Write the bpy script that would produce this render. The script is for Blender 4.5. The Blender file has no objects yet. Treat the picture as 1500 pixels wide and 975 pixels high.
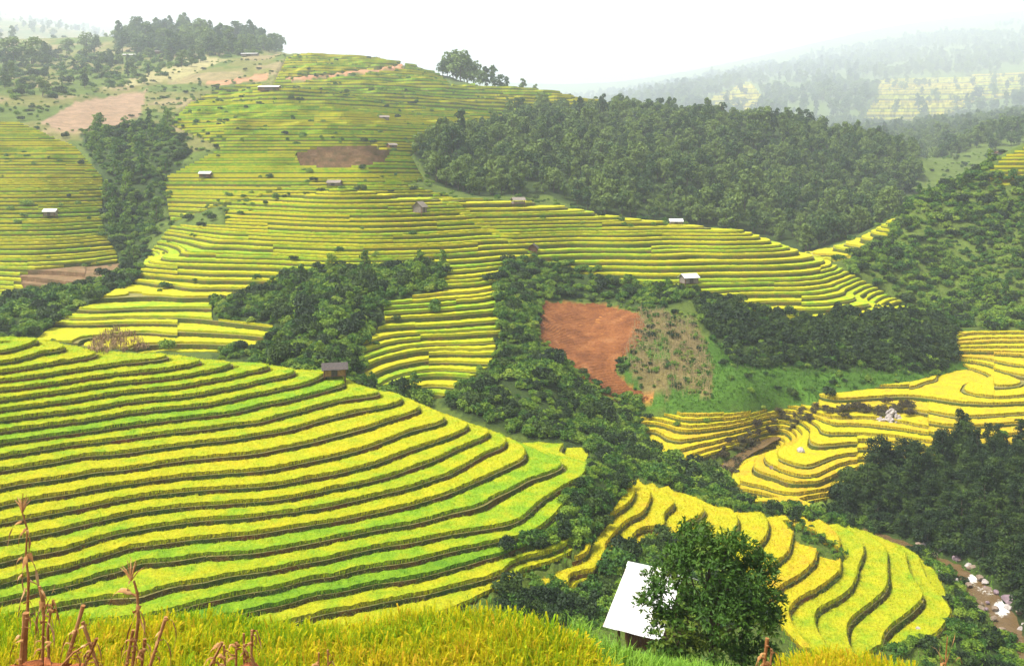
import bpy, math, random
import numpy as np
from mathutils import Vector
rng = np.random.default_rng(7)
random.seed(7)
SC = bpy.context.scene
COL = SC.collection

# ------------------------------------------------------------------ camera, sky, sun, exposure
F, CX, HY = 1300.0, 750.0, 260.0            # focal length, centre column and eye level of the view
cam_d = bpy.data.cameras.new('camera'); cam = bpy.data.objects.new('camera', cam_d); COL.objects.link(cam)
cam.location = (0, 0, 0); cam.rotation_euler = (math.radians(90), 0, 0)
cam_d.sensor_width = 36.0; cam_d.lens = F / 1500.0 * 36.0
cam_d.shift_y = -(487.5 - HY) / 1500.0
cam_d.clip_start = 0.1; cam_d.clip_end = 12000
SC.camera = cam

SUN_EL, SUN_AZ = 62.0, -112.0                # elevation; azimuth from +Y towards +X
w = bpy.data.worlds.new('World'); SC.world = w; w.use_nodes = True
nt = w.node_tree; nt.nodes.clear()
sky = nt.nodes.new('ShaderNodeTexSky'); sky.sky_type = 'NISHITA'; sky.sun_disc = False
sky.sun_elevation = math.radians(SUN_EL); sky.sun_rotation = math.radians(SUN_AZ)
sky.air_density = 1.0; sky.dust_density = 4.0; sky.ozone_density = 1.0
hsv = nt.nodes.new('ShaderNodeHueSaturation'); hsv.inputs['Saturation'].default_value = 0.06
bg = nt.nodes.new('ShaderNodeBackground'); bg.inputs[1].default_value = 0.075
out = nt.nodes.new('ShaderNodeOutputWorld')
nt.links.new(sky.outputs[0], hsv.inputs['Color']); nt.links.new(hsv.outputs[0], bg.inputs[0]); nt.links.new(bg.outputs[0], out.inputs[0])
sun_d = bpy.data.lights.new('sun', 'SUN'); sun_d.energy = 3.2; sun_d.angle = math.radians(9); sun_d.color = (1.0, 0.95, 0.84)
sun = bpy.data.objects.new('sun', sun_d); COL.objects.link(sun)
se, sa = math.radians(SUN_EL), math.radians(SUN_AZ)
sdir = Vector((math.sin(sa) * math.cos(se), math.cos(sa) * math.cos(se), math.sin(se)))
sun.rotation_euler = (-sdir).to_track_quat('-Z', 'Y').to_euler()
SC.view_settings.view_transform = 'Standard'; SC.view_settings.look = 'None'
SC.view_settings.exposure = 1.75; SC.view_settings.gamma = 1.0; SC.view_settings.use_curve_mapping = False
SC.cycles.use_denoising = True
SC.cycles.volume_bounces = 1
SC.cycles.max_bounces = 6

# ------------------------------------------------------------------ helpers
def tag(o, label=None, cat=None, group=None, kind=None):
    if label: o['label'] = label
    if cat: o['category'] = cat
    if group: o['group'] = group
    if kind: o['kind'] = kind
    return o

def mk_mesh(name, V, Fc, smooth=False, mats=(), midx=None, attrs=None):
    """mesh from numpy verts and an (N,3) or (N,4) face array"""
    me = bpy.data.meshes.new(name)
    V = np.asarray(V, np.float32); Fc = np.asarray(Fc, np.int32)
    me.vertices.add(len(V)); me.vertices.foreach_set('co', V.ravel())
    n, k = Fc.shape
    me.loops.add(n * k); me.loops.foreach_set('vertex_index', Fc.ravel())
    me.polygons.add(n); me.polygons.foreach_set('loop_start', np.arange(0, n * k, k, dtype=np.int32))
    for m in mats: me.materials.append(m)
    if midx is not None: me.polygons.foreach_set('material_index', np.asarray(midx, np.int32))
    me.polygons.foreach_set('use_smooth', np.full(n, smooth, dtype=bool))
    if attrs:
        for an, (dom, typ, data) in attrs.items():
            a = me.attributes.new(an, typ, dom)
            a.data.foreach_set('color' if 'COLOR' in typ else 'value', np.asarray(data, np.float32).ravel())
    me.update(calc_edges=True); me.validate()
    return me

def mk_obj(name, me, parent=None, loc=(0, 0, 0)):
    o = bpy.data.objects.new(name, me); COL.objects.link(o); o.location = loc
    if parent is not None: o.parent = parent
    return o

def empty(name, loc=(0, 0, 0), rz=0.0):
    o = bpy.data.objects.new(name, None); COL.objects.link(o)
    o.location = loc; o.rotation_euler = (0, 0, rz); o.empty_display_size = 0.2
    return o

def vnoise(x, y, seed=0):
    """smooth value noise in -1..1"""
    xi = np.floor(x).astype(np.int64); yi = np.floor(y).astype(np.int64)
    fx = x - xi; fy = y - yi; fx = fx * fx * (3 - 2 * fx); fy = fy * fy * (3 - 2 * fy)
    def hsh(a, b):
        n = (a * 374761393 + b * 668265263 + seed * 1442695041) & 0xffffffff
        n = ((n ^ (n >> 13)) * 1274126177) & 0xffffffff
        return ((n ^ (n >> 16)) & 0xffff) / 32767.5 - 1.0
    a = hsh(xi, yi); b = hsh(xi + 1, yi); c = hsh(xi, yi + 1); d = hsh(xi + 1, yi + 1)
    return (a * (1 - fx) + b * fx) * (1 - fy) + (c * (1 - fx) + d * fx) * fy

# ------------------------------------------------------------------ the lie of the land
# Survey points (column, row, distance ahead) or, along a terrace lip, a known level below the eye.
P = []
def pts(*a):
    for x, y, Y in a: P.append((x, Y, (y - HY) / F))
def lip(z, *a):
    for x, y in a:
        t = (y - HY) / F; P.append((x, -z / t, t))
def lev(*a):                                    # (column, distance, level)
    for x, Y, z in a: P.append((x, Y, -z / Y))
S0 = -44.0
def SL(k): return S0 + 0.8 * k
LIPS = {  # the spur's terrace lips, from the lowest up
 0: [(600,875),(662,861),(744,840),(828,800)],
 1: [(388,891),(464,871),(546,856),(600,850),(662,834),(707,817)],
 2: [(300,882),(403,864),(485,846),(567,829),(600,824),(703,802),(764,789),(813,758)],
 3: [(205,877),(300,855),(403,835),(485,819),(567,800),(600,796),(703,777),(785,742),(813,724),(852,678)],
 4: [(68,865),(144,844),(205,824),(300,813),(403,806),(485,790),(567,774),(600,769),(662,752),(723,730),(774,703),(805,672)],
 5: [(0,857),(82,836),(164,812),(226,799),(300,791),(382,782),(464,768),(546,753),(600,741),(682,713),(744,687),(770,662)],
 6: [(0,825),(103,804),(205,777),(300,762),(403,752),(485,742),(567,722),(600,715),(662,695),(713,664),(742,644)],
 7: [(0,793),(103,773),(205,750),(300,741),(403,734),(485,716),(567,700),(600,687),(662,662),(703,644),(717,631)],
 8: [(0,767),(103,748),(205,728),(300,718),(403,711),(485,697),(546,681),(600,661),(641,648),(682,621)],
 9: [(0,742),(103,724),(205,707),(300,696),(382,690),(464,674),(546,654),(600,632),(649,608)],
 10: [(0,716),(103,700),(185,689),(300,672),(382,664),(464,647),(546,625),(600,605),(614,595)],
 11: [(0,690),(123,668),(246,655),(300,648),(382,636),(464,618),(526,603),(581,578)],
 12: [(0,670),(103,653),(205,640),(300,630),(382,620),(444,603),(505,586),(544,571)],
 13: [(0,650),(103,636),(205,622),(300,609),(382,594),(444,582),(485,570),(502,559)],
 14: [(178,607),(300,595),(382,578),(444,564),(470,551)],
 15: [(0,617),(150,598),(300,577),(361,565),(402,554),(433,546)],
 16: [(0,602),(150,580),(300,560),(361,546),(394,535)],
 17: [(0,587),(100,573),(200,559),(300,546),(355,533)],
 18: [(0,573),(100,560),(200,547),(300,531)],
 19: [(0,558),(100,545),(180,533),(240,520)],
 20: [(0,546),(60,537),(120,527),(140,520)],
 21: [(0,533),(30,527),(55,518)],
 22: [(0,512),(40,504),(60,498)],
 23: [(0,504),(25,497)],
}
for k, l in LIPS.items(): lip(SL(k), *l)
N_SPUR = len(P)
# lower fields on the right, stepping down to the stream
CL = [(-46.0, [(779,859),(836,857),(863,840),(887,802),(910,773),(950,740),(945,715)]),
      (-47.0, [(927,792),(967,777),(973,760),(990,740),(960,715)]),
      (-48.0, [(1000,775),(1030,757),(1032,747),(1000,733)]),
      (-48.9, [(1066,802),(1079,783),(1082,771)]),
      (-49.8, [(1112,802),(1126,783)]),
      (-50.7, [(1124,836),(1155,814),(1161,794)]),
      (-51.6, [(1148,861),(1189,832),(1197,816)]),
      (-52.5, [(1157,898),(1194,869),(1231,840),(1233,828)]),
      (-53.5, [(1204,937),(1196,918),(1204,892),(1253,853),(1257,836)]),
      (-54.5, [(1243,931),(1247,914),(1296,871),(1303,855)]),
      (-55.6, [(1300,928),(1310,918),(1346,888),(1354,874)]),
      (-56.8, [(1380,924),(1394,900)])]
for z, l in CL: lip(z, *l)
lip(-60.0, (1440,860), (1480,900), (1500,940)); lip(-59.5, (1400,830)); lip(-59.0, (1340,802)); lip(-57.5, (1200,748))
lip(-55, (1280,790), (1080,665), (1120,645)); lip(-56, (1330,810)); lip(-54, (1240,775)); lip(-50, (1130,760))
lip(-55.5, (1050,690)); lip(-56.5, (1090,742))
lip(-55, (1090,733), (1190,733)); lip(-54.4, (1070,713), (1200,715)); lip(-53.8, (1060,695), (1220,698)); lip(-53, (1130,665), (1240,675))
lip(-51, (1200,635)); lip(-50, (1250,620), (1400,640)); lip(-49, (1500,620), (1600,620)); lip(-51.5, (1290,650)); lip(-52, (1000,645), (960,630))
lip(-49, (1200,600)); lip(-47.5, (1300,575)); lip(-46, (1450,560)); lip(-43, (1450,500), (1550,500)); lip(-42, (1420,480))
# opposite bank under the dark trees
lev((1300,152,-57.5), (1400,152,-53.5), (1500,148,-49.5), (1600,140,-44), (1450,157,-52.5), (1520,158,-50), (1250,158,-56), (1450,137,-57), (1540,118,-56), (1600,118,-50), (1350,158,-54))
# camera's own hillside: corn bank, then the near field, then the drop to the gully
for x in (-300, 0, 300, 600, 850, 1100, 1400, 1700):
    lev((x, 2.2, -1.5), (x, 4, -2.5), (x, 7.0, -4.4), (x, 10, -6.6))
for x in (-300, 0, 300, 600, 840): lev((x, 13.5, -9.2), (x, 15.5, -10.2), (x, 17.5, -10.35), (x, 19.3, -10.4), (x, 20.3, -10.5))
for x in (-300, 0, 300, 600): lev((x, 24, -15.5), (x, 40, -28), (x, 60, -40), (x, 74, -45.5))
lev((900,15,-10.2), (960,20,-11.7), (1200,15,-10.3), (1200,18,-10.4), (1330,18,-10.6), (1500,18,-11.6), (1700,20,-13))
lev((1040,32,-17.9), (940,38,-20.3), (880,26,-14.6), (880,40,-22), (880,60,-36), (860,80,-45), (740,74,-44.5), (740,88,-46), (640,82,-45.2))
lev((1000,60,-34), (1000,85,-47), (1200,28,-17), (1200,45,-29), (1200,70,-43), (1200,88,-51), (1400,30,-20), (1400,50,-33), (1400,75,-47), (1400,95,-56.5), (1600,30,-20), (1600,60,-40), (1600,90,-55))
lev((960,100,-47.6), (1060,100,-49.5), (1120,95,-50))
lip(-48.2, (850,882), (900,905)); lip(-48.6, (960,802)); lip(-48, (1010,800))
# behind the spur
pts((300,560,158), (300,545,170), (150,545,160), (150,520,172), (0,530,160), (0,490,182), (-300,520,160), (-300,470,190), (440,560,158), (490,546,150), (480,530,168), (480,470,190),
    (560,600,152), (600,612,155), (600,577,172), (700,646,148), (700,604,162), (780,668,142), (800,644,152), (800,602,166), (800,540,186), (780,480,210), (760,400,245), (870,700,124), (930,690,141), (880,690,133))
# (below, columns left of the frame follow the same slopes)
lip(SL(5), (-250,900)); lip(SL(10), (-250,755)); lip(SL(15), (-250,650)); lip(SL(20), (-250,565))
# main terraced hill
pts((60,480,195), (200,490,190), (300,440,215), (150,430,220), (250,380,250), (300,330,290), (400,320,280), (400,370,250), (450,300,280), (0,470,205), (-300,470,220),
    (550,340,255), (600,400,230), (650,460,205), (620,520,188), (700,400,236), (700,500,196), (650,300,290), (700,340,272), (800,380,256), (750,300,300), (850,350,276), (950,390,254),
    (1050,402,252), (1150,420,246), (1250,450,237), (1000,350,280), (1150,372,269), (500,290,280), (490,277,297), (570,285,297), (540,480,195), (450,420,222), (520,420,215), (440,500,180))
pts((860,312,302), (1000,327,302), (1100,342,292), (1200,382,272), (1330,455,240))
lev((1000,330,-24), (1100,320,-26), (1200,300,-29), (1300,275,-36), (1360,250,-42))
pts((860,455,236), (930,450,232), (800,470,222), (820,520,205), (930,575,193), (880,540,200), (950,460,225), (1000,520,205), (1030,572,190), (1200,500,216), (1200,560,200), (1350,500,224), (1390,532,221),
    (1000,600,185), (900,650,166), (850,622,168), (950,690,150), (1000,702,151), (1040,722,151), (900,600,186), (1100,470,224), (1060,520,210), (1100,590,188))
# shrub hill on the right
pts((1400,475,256), (1480,480,246), (1600,490,240), (1300,380,292), (1240,388,286), (1330,302,330), (1400,276,340), (1450,246,345), (1500,216,350), (1700,150,360), (1400,380,296), (1500,380,286), (1700,380,280),
    (1500,300,322), (1200,376,306), (1300,326,336), (1180,372,322))
lev((1400,400,-12), (1500,420,0), (1700,430,10), (1300,390,-18))
# forest hillside
pts((900,325,345), (1100,352,362), (1170,372,345), (900,275,400), (1050,275,420), (1150,280,440), (850,188,500), (1000,196,492), (1150,196,500), (1250,206,520), (1330,244,500), (1300,310,430), (650,268,360), (640,232,392), (720,215,430), (780,240,420), (760,290,352))
lev((900,640,14), (1050,620,10), (1200,640,12), (1330,600,-5))
# upper slopes
lev((490,312,-5.5), (600,318,-6.5))
pts((490,264,326), (500,240,352), (500,200,402), (450,150,470), (420,132,492), (450,110,560), (500,82,640), (600,97,622), (650,112,610), (600,150,502), (600,190,432), (700,127,600), (800,142,600), (880,156,592), (750,165,522),
    (650,190,452), (300,230,372), (300,170,452), (330,120,560), (330,88,640), (200,215,402), (200,160,492), (120,150,502), (60,140,502), (0,130,522), (200,100,622), (200,72,702), (300,52,722), (370,66,722), (50,75,802), (100,45,1002), (0,35,1002),
    (-300,130,522), (-300,30,1000), (560,225,365), (560,255,330))
lev((420,520,50), (500,760,78), (650,740,55), (800,740,40), (300,860,105), (370,860,95), (150,860,112))
pts((0,440,246), (80,410,252), (170,392,269), (100,340,296), (0,330,296), (0,250,362), (100,250,362), (140,290,332), (100,200,422), (0,190,426), (200,330,326), (190,380,292), (220,280,352), (240,330,310), (-300,330,296), (-300,200,420), (210,420,235), (60,440,230))
# mountains in the mist
pts((1050,172,900), (1200,152,900), (1400,122,1000), (1500,62,1200), (1300,72,1300), (1100,112,1200), (1000,132,1100), (900,152,1100), (1350,172,850), (1450,192,700), (1400,222,600), (1500,172,750), (1700,150,750), (1700,40,1200),
    (950,150,1000), (800,190,1100), (700,150,1300), (500,120,1300), (300,60,1400), (0,10,1400), (1500,20,1450), (1300,40,1480), (1100,85,1480), (900,120,1480))
P = np.array(P)
def far(Y): return np.exp(np.interp(np.log(Y), np.log([1, 420, 650, 740, 850, 1000, 1300, 1480]), np.log([1, 420, 820, 1250, 2200, 3100, 5000, 6100])))   # the farther slopes draw away
P[:, 1] = far(P[:, 1])
YMAX = float(far(1480.0))
KV = 0.9
pu = (P[:, 0] - CX) / F; pv = np.log(P[:, 1]) * KV; pt = P[:, 2]
def tps(r2): return 0.5 * r2 * np.log(r2 + 1e-12)
n = len(P)
A = np.zeros((n + 3, n + 3)); A[:n, :n] = tps((pu[:, None] - pu) ** 2 + (pv[:, None] - pv) ** 2) + np.diag(np.where(np.arange(n) < N_SPUR, 3.5e-4, 5e-5))
A[:n, n] = 1; A[:n, n + 1] = pu; A[:n, n + 2] = pv; A[n:, :n] = A[:n, n:].T
W = np.linalg.solve(A, np.concatenate([pt, np.zeros(3)]))
def terrain_t(u, v):
    sh = u.shape; u = u.ravel(); v = v.ravel() * KV; o = np.empty_like(u)
    for s in range(0, len(u), 20000):
        a, b = u[s:s + 20000, None], v[s:s + 20000, None]
        o[s:s + 20000] = tps((a - pu) ** 2 + (b - pv) ** 2) @ W[:n] + W[n] + W[n + 1] * a[:, 0] + W[n + 2] * b[:, 0]
    return o.reshape(sh)
def wob(X, Y):                                   # natural unevenness of the slopes, growing away from the worked spur
    a = np.clip((Y - 135) / 60, 0, 1) * 0.55 + np.clip((Y - 330) / 300, 0, 1) * 1.5
    return a * (vnoise(X / 17, Y / 17, 3) + 0.5 * vnoise(X / 8, Y / 8, 4))
def lip_xyz(z, x, y):
    Y = -z * F / (y - HY); return ((x - CX) / F * Y, Y, z)
STREAM = [lip_xyz(*q) for q in ((-53.5,1165,618), (-54.3,1130,640), (-55,1085,664), (-55.5,1050,692), (-56.3,1085,738), (-57.3,1200,752), (-58.6,1310,792), (-59.1,1352,806), (-59.5,1400,830), (-60.0,1440,860), (-60.2,1475,895), (-60.4,1500,940), (-60.6,1520,1000))]
def stream_d(X, Y):
    d = np.full(X.shape, 1e9)
    for a, b in zip(STREAM[:-1], STREAM[1:]):
        ex, ey = b[0] - a[0], b[1] - a[1]
        q = np.clip(((X - a[0]) * ex + (Y - a[1]) * ey) / (ex * ex + ey * ey), 0, 1)
        d = np.minimum(d, np.hypot(X - a[0] - q * ex, Y - a[1] - q * ey))
    return d
def H(u, v):
    Y = np.exp(v); X = u * Y
    return -terrain_t(u, v) * Y + wob(X, Y) - 1.3 * np.exp(-(stream_d(X, Y) / 2.6) ** 2)

# one coarse grid of the whole land for masks, placing and the ground sheet
NU, NV = 520, 640
gu = np.linspace(-0.86, 0.86, NU); gv = np.linspace(math.log(2.2), math.log(YMAX), NV)
GU, GV = np.meshgrid(gu, gv, indexing='ij')
GY = np.exp(GV); GX = GU * GY; GZ = H(GU, GV)
GPX = CX + F * GU; GPY = HY - F * GZ / GY
def ground(x, y):
    """level of the ground at a plan position"""
    u = np.asarray(x) / np.asarray(y); v = np.log(y)
    i = np.clip((u - gu[0]) / (gu[1] - gu[0]), 0, NU - 1.001); j = np.clip((v - gv[0]) / (gv[1] - gv[0]), 0, NV - 1.001)
    a = i.astype(int); b = j.astype(int); fi = i - a; fj = j - b
    return (GZ[a, b] * (1 - fi) + GZ[a + 1, b] * fi) * (1 - fj) + (GZ[a, b + 1] * (1 - fi) + GZ[a + 1, b + 1] * fi) * fj
def hit(px, py):
    """where the line of sight through a column/row meets the land -> plan x, y, level"""
    u = (px - CX) / F; t = (py - HY) / F
    v = np.linspace(math.log(6), math.log(YMAX * .99), 3000)
    tt = terrain_t(np.full_like(v, u), v)
    k = np.nonzero(tt <= t)[0]
    Y = math.exp(v[k[0]]) if len(k) else YMAX * .98
    return u * Y, Y, float(H(np.array([u]), np.array([math.log(Y)]))[0])
def sdf(px, py, poly):
    """signed distance to a polygon, positive inside"""
    q = np.asarray(poly, float); d = np.full(px.shape, 1e18); ins = np.zeros(px.shape, bool)
    for (x0, y0), (x1, y1) in zip(q, np.roll(q, -1, 0)):
        ex, ey = x1 - x0, y1 - y0; wx, wy = px - x0, py - y0
        s = np.clip((wx * ex + wy * ey) / (ex * ex + ey * ey + 1e-9), 0, 1)
        d = np.minimum(d, (wx - s * ex) ** 2 + (wy - s * ey) ** 2)
        c = (y0 > py) != (y1 > py)
        with np.errstate(divide='ignore', invalid='ignore'):
            ins ^= c & (px < (x1 - x0) * (py - y0) / (y1 - y0 + 1e-12) + x0)
    return np.where(ins, 1, -1) * np.sqrt(d)

# ------------------------------------------------------------------ materials
def mat(name):
    m = bpy.data.materials.new(name); m.use_nodes = True
    t = m.node_tree; b = t.nodes['Principled BSDF']; b.inputs['Specular IOR Level'].default_value = 0.15; b.inputs['Roughness'].default_value = 0.85
    return m, t, b
def N(t, typ, **kw):
    nd = t.nodes.new(typ)
    for k, v in kw.items():
        if k.startswith('i_'):
            key = k[2:]; key = int(key) if key.isdigit() else key
            nd.inputs[key].default_value = v
        else: setattr(nd, k, v)
    return nd
def ramp(t, src, stops):
    r = N(t, 'ShaderNodeValToRGB'); e = r.color_ramp.elements
    while len(e) > 1: e.remove(e[-1])
    e[0].position = stops[0][0]; e[0].color = (*stops[0][1], 1)
    for p, c in stops[1:]: q = e.new(p); q.color = (*c, 1)
    t.links.new(src, r.inputs[0]); return r.outputs[0]
def noise(t, scale, detail=3.0, rough=0.6, vec=None):
    n = N(t, 'ShaderNodeTexNoise'); n.inputs['Scale'].default_value = scale; n.inputs['Detail'].default_value = detail; n.inputs['Roughness'].default_value = rough
    if vec is None:
        vec = N(t, 'ShaderNodeNewGeometry').outputs['Position']
    t.links.new(vec, n.inputs['Vector']); return n.outputs[0]
def mixc(t, fac, a, b, mode='MIX'):
    m = N(t, 'ShaderNodeMix', data_type='RGBA', blend_type=mode)
    for s, v in ((0, fac), (6, a), (7, b)):
        if hasattr(v, 'links') or hasattr(v, 'is_linked'): t.links.new(v, m.inputs[s])
        else: m.inputs[s].default_value = v if s == 0 else (*v, 1)
    return m.outputs[2]
def bump(t, b, h, strength=0.5, dist=0.1):
    n = N(t, 'ShaderNodeBump'); n.inputs['Strength'].default_value = strength; n.inputs['Distance'].default_value = dist
    t.links.new(h, n.inputs['Height']); t.links.new(n.outputs[0], b.inputs['Normal'])

M = {}
def rice_mat(name, side):
    m, t, b = mat(name)
    a = N(t, 'ShaderNodeAttribute', attribute_name='crop').outputs['Fac']
    n1 = noise(t, 0.35, 4); n2 = noise(t, 3.5, 4, 0.7)
    ad = N(t, 'ShaderNodeMath', operation='MULTIPLY_ADD'); t.links.new(n1, ad.inputs[0]); ad.inputs[1].default_value = 0.9; 
    s = N(t, 'ShaderNodeMath', operation='SUBTRACT'); t.links.new(a, s.inputs[0]); s.inputs[1].default_value = 0.45
    t.links.new(s.outputs[0], ad.inputs[2])
    c = ramp(t, ad.outputs[0], [(0.0, (0.08, 0.21, 0.008)), (0.32, (0.20, 0.33, 0.008)), (0.55, (0.37, 0.375, 0.006)), (0.82, (0.46, 0.385, 0.008)), (1.0, (0.47, 0.31, 0.02))])
    dk = ramp(t, n2, [(0.25, (0.50, 0.56, 0.4) if not side else (1.2, 1.22, 1.1)), (0.5, (0.92, 0.94, 0.9) if not side else (1.45, 1.45, 1.3)), (0.68, (1.1, 1.1, 1.1) if not side else (1.6, 1.6, 1.5))])
    c = mixc(t, 1.0, c, dk, 'MULTIPLY')
    t.links.new(c, b.inputs['Base Color'])
    bump(t, b, noise(t, 6.0, 4, 0.8), 0.9, 0.25)
    if side:
        tr = N(t, 'ShaderNodeBsdfTranslucent'); t.links.new(c, tr.inputs[0]); mx = N(t, 'ShaderNodeMixShader'); mx.inputs[0].default_value = 0.45
        t.links.new(b.outputs[0], mx.inputs[1]); t.links.new(tr.outputs[0], mx.inputs[2]); t.links.new(mx.outputs[0], t.nodes['Material Output'].inputs[0])
    return m
def stem_mat():
    m, t, b = mat('rice_stems'); a = N(t, 'ShaderNodeAttribute', attribute_name='crop').outputs['Fac']
    mp = N(t, 'ShaderNodeMapping'); mp.inputs['Scale'].default_value = (1, 1, 0.12); t.links.new(N(t, 'ShaderNodeNewGeometry').outputs['Position'], mp.inputs[0])
    c = ramp(t, a, [(0.2, (0.11, 0.22, 0.008)), (0.5, (0.26, 0.28, 0.007)), (0.8, (0.36, 0.29, 0.009))])
    c = mixc(t, 1.0, c, ramp(t, noise(t, 5.0, 3, 0.7, mp.outputs[0]), [(0.35, (0.35, 0.34, 0.3)), (0.62, (1.1, 1.1, 1.0))]), 'MULTIPLY')
    t.links.new(c, b.inputs['Base Color']); return m
M['stems'] = stem_mat(); M['rice'] = rice_mat('rice', False); M['blade'] = rice_mat('rice_blade', True)
def bank_mat():
    m, t, b = mat('terrace_bank')
    n1 = noise(t, 0.22, 4, 0.65); n2 = noise(t, 2.2, 5, 0.7)
    c = ramp(t, n1, [(0.30, (0.04, 0.095, 0.008)), (0.45, (0.07, 0.095, 0.010)), (0.55, (0.12, 0.08, 0.015)), (0.72, (0.20, 0.070, 0.018))])
    c = mixc(t, 1.0, c, ramp(t, n2, [(0.3, (0.45, 0.45, 0.4)), (0.65, (1.25, 1.25, 1.1))]), 'MULTIPLY')
    t.links.new(c, b.inputs['Base Color']); bump(t, b, n2, 1.0, 0.3)
    return m
M['bank'] = bank_mat()
def stubble_mat():
    m, t, b = mat('stubble')
    n1 = noise(t, 0.25, 4, 0.65); n2 = noise(t, 2.5, 5, 0.8)
    c = ramp(t, n1, [(0.3, (0.10, 0.085, 0.03)), (0.55, (0.20, 0.12, 0.06)), (0.75, (0.30, 0.22, 0.12))])
    c = mixc(t, 1.0, c, ramp(t, n2, [(0.3, (0.5, 0.5, 0.5)), (0.68, (1.3, 1.25, 1.2))]), 'MULTIPLY')
    t.links.new(c, b.inputs['Base Color']); bump(t, b, n2, 1.0, 0.3)
    return m
M['stubble'] = stubble_mat()
def bund_mat(name, stops):
    m, t, b = mat(name); n1 = noise(t, 0.4, 4, 0.65); n2 = noise(t, 2.6, 5, 0.75)
    c = mixc(t, 1.0, ramp(t, n1, stops), ramp(t, n2, [(0.3, (0.55, 0.55, 0.5)), (0.66, (1.2, 1.2, 1.1))]), 'MULTIPLY')
    t.links.new(c, b.inputs['Base Color']); bump(t, b, n2, 1.0, 0.25); return m
M['bund'] = bund_mat('bund', [(0.3, (0.16, 0.17, 0.04)), (0.7, (0.24, 0.20, 0.07))])
M['grass_bank'] = bund_mat('grass_bank', [(0.28, (0.06, 0.115, 0.012)), (0.5, (0.10, 0.12, 0.018)), (0.72, (0.17, 0.11, 0.03))])
def ground_mat():
    m, t, b = mat('ground')
    c = N(t, 'ShaderNodeAttribute', attribute_name='cover').outputs['Color']
    n1 = noise(t, 0.15, 5, 0.7); n2 = noise(t, 1.6, 5, 0.75)
    c = mixc(t, 1.0, c, ramp(t, n1, [(0.3, (0.6, 0.62, 0.55)), (0.7, (1.3, 1.28, 1.2))]), 'MULTIPLY')
    c = mixc(t, 1.0, c, ramp(t, n2, [(0.3, (0.55, 0.55, 0.55)), (0.65, (1.25, 1.25, 1.2))]), 'MULTIPLY')
    t.links.new(c, b.inputs['Base Color']); bump(t, b, n2, 1.0, 0.4)
    return m
M['ground'] = ground_mat()

# ------------------------------------------------------------------ what grows where (outline, distance range)
PADDY = {
 'spur': dict(Y=(78, 152), u=(-400, 900), poly=[(-500,470),(60,480),(200,495),(330,505),(450,528),(530,545),(610,575),(700,615),(790,645),(862,660),(858,690),(824,736),(822,762),(768,794),(716,822),(834,792),(840,804),(744,850),(650,900),(500,925),(-500,960)]),
 'lower': dict(Y=(98, 142), u=(760, 1430), poly=[(775,862),(840,861),(866,842),(890,804),(930,796),(970,780),(998,780),(1034,762),(1060,812),(1100,850),(1130,900),(1185,960),(1240,962),(1300,945),(1385,930),(1400,905),(1370,840),(1345,815),(1290,785),(1200,765),(1120,755),(1050,745),(985,718),(925,705),(905,735),(880,780),(850,815)]),
 'valley': dict(Y=(142, 262), u=(900, 1800), poly=[(935,612),(1010,604),(1110,604),(1200,590),(1200,578),(1330,560),(1420,540),(1400,520),(1400,486),(1470,486),(1800,480),(1800,660),(1460,650),(1390,655),(1350,680),(1270,690),(1190,742),(1080,738),(1045,690),(1100,655),(1110,640),(1040,668),(960,680)]),
 'main': dict(Y=(168, 330), u=(20, 800), poly=[(50,495),(110,455),(200,410),(215,375),(250,330),(330,330),(330,300),(420,275),(480,264),(600,264),(640,272),(700,320),(790,378),(735,388),(725,440),(735,490),(715,535),(650,580),(540,560),(525,510),(565,470),(560,440),(650,425),(650,395),(560,392),(420,400),(390,430),(310,445),(310,468),(400,478),(390,505),(300,512),(200,512)]),
 'shoulder': dict(Y=(225, 325), u=(610, 1345), poly=[(615,272),(700,282),(800,276),(860,305),(1000,318),(1100,330),(1200,375),(1335,450),(1325,462),(1150,468),(1050,440),(1010,430),(900,408),(800,382),(700,330)]),
 'left': dict(Y=(235, 440), u=(-380, 190), poly=[(-500,170),(30,180),(110,215),(150,260),(150,330),(172,375),(172,395),(90,425),(30,430),(0,445),(-500,460)]),
 'upper': dict(Y=(318, 655), u=(200, 930), poly=[(240,262),(330,215),(250,180),(280,150),(330,125),(400,125),(420,85),(470,74),(560,78),(640,105),(660,125),(760,122),(900,150),(905,164),(820,160),(730,175),(640,205),(600,225),(620,262),(560,275),(480,262),(410,275),(330,305),(250,325)]),
 'gorge': dict(Y=(296, 345), u=(1170, 1330), poly=[(1178,372),(1230,345),(1310,312),(1320,330),(1260,375),(1230,392)]),
 'corner': dict(Y=(310, 352), u=(1440, 1700), poly=[(1440,262),(1470,230),(1510,212),(1800,150),(1800,250),(1500,272)]),
 'mist': dict(Y=(680, 1040), u=(1240, 1570), poly=[(1262,180),(1280,150),(1292,112),(1345,104),(1400,90),(1500,97),(1560,112),(1500,138),(1425,148),(1385,172),(1330,190)]),
 'mist_far': dict(Y=(830, 1250), u=(1020, 1130), poly=[(1028,174),(1045,142),(1098,120),(1122,148),(1105,174)]),
}
def paddy_mask(px, py, Y, d):
    s = sdf(px, py, d['poly'])
    for hp in d.get('holes', ()): s = np.minimum(s, -sdf(px, py, hp))
    return np.where((Y > d['Y'][0]) & (Y < d['Y'][1]), s, -np.maximum(np.abs(s), 5.0))
HARV = [(432,224),(470,214),(545,211),(574,221),(562,238),(500,247),(440,244)]; HARV2 = [(28,398),(110,384),(176,383),(172,400),(92,428),(34,424)]
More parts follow.
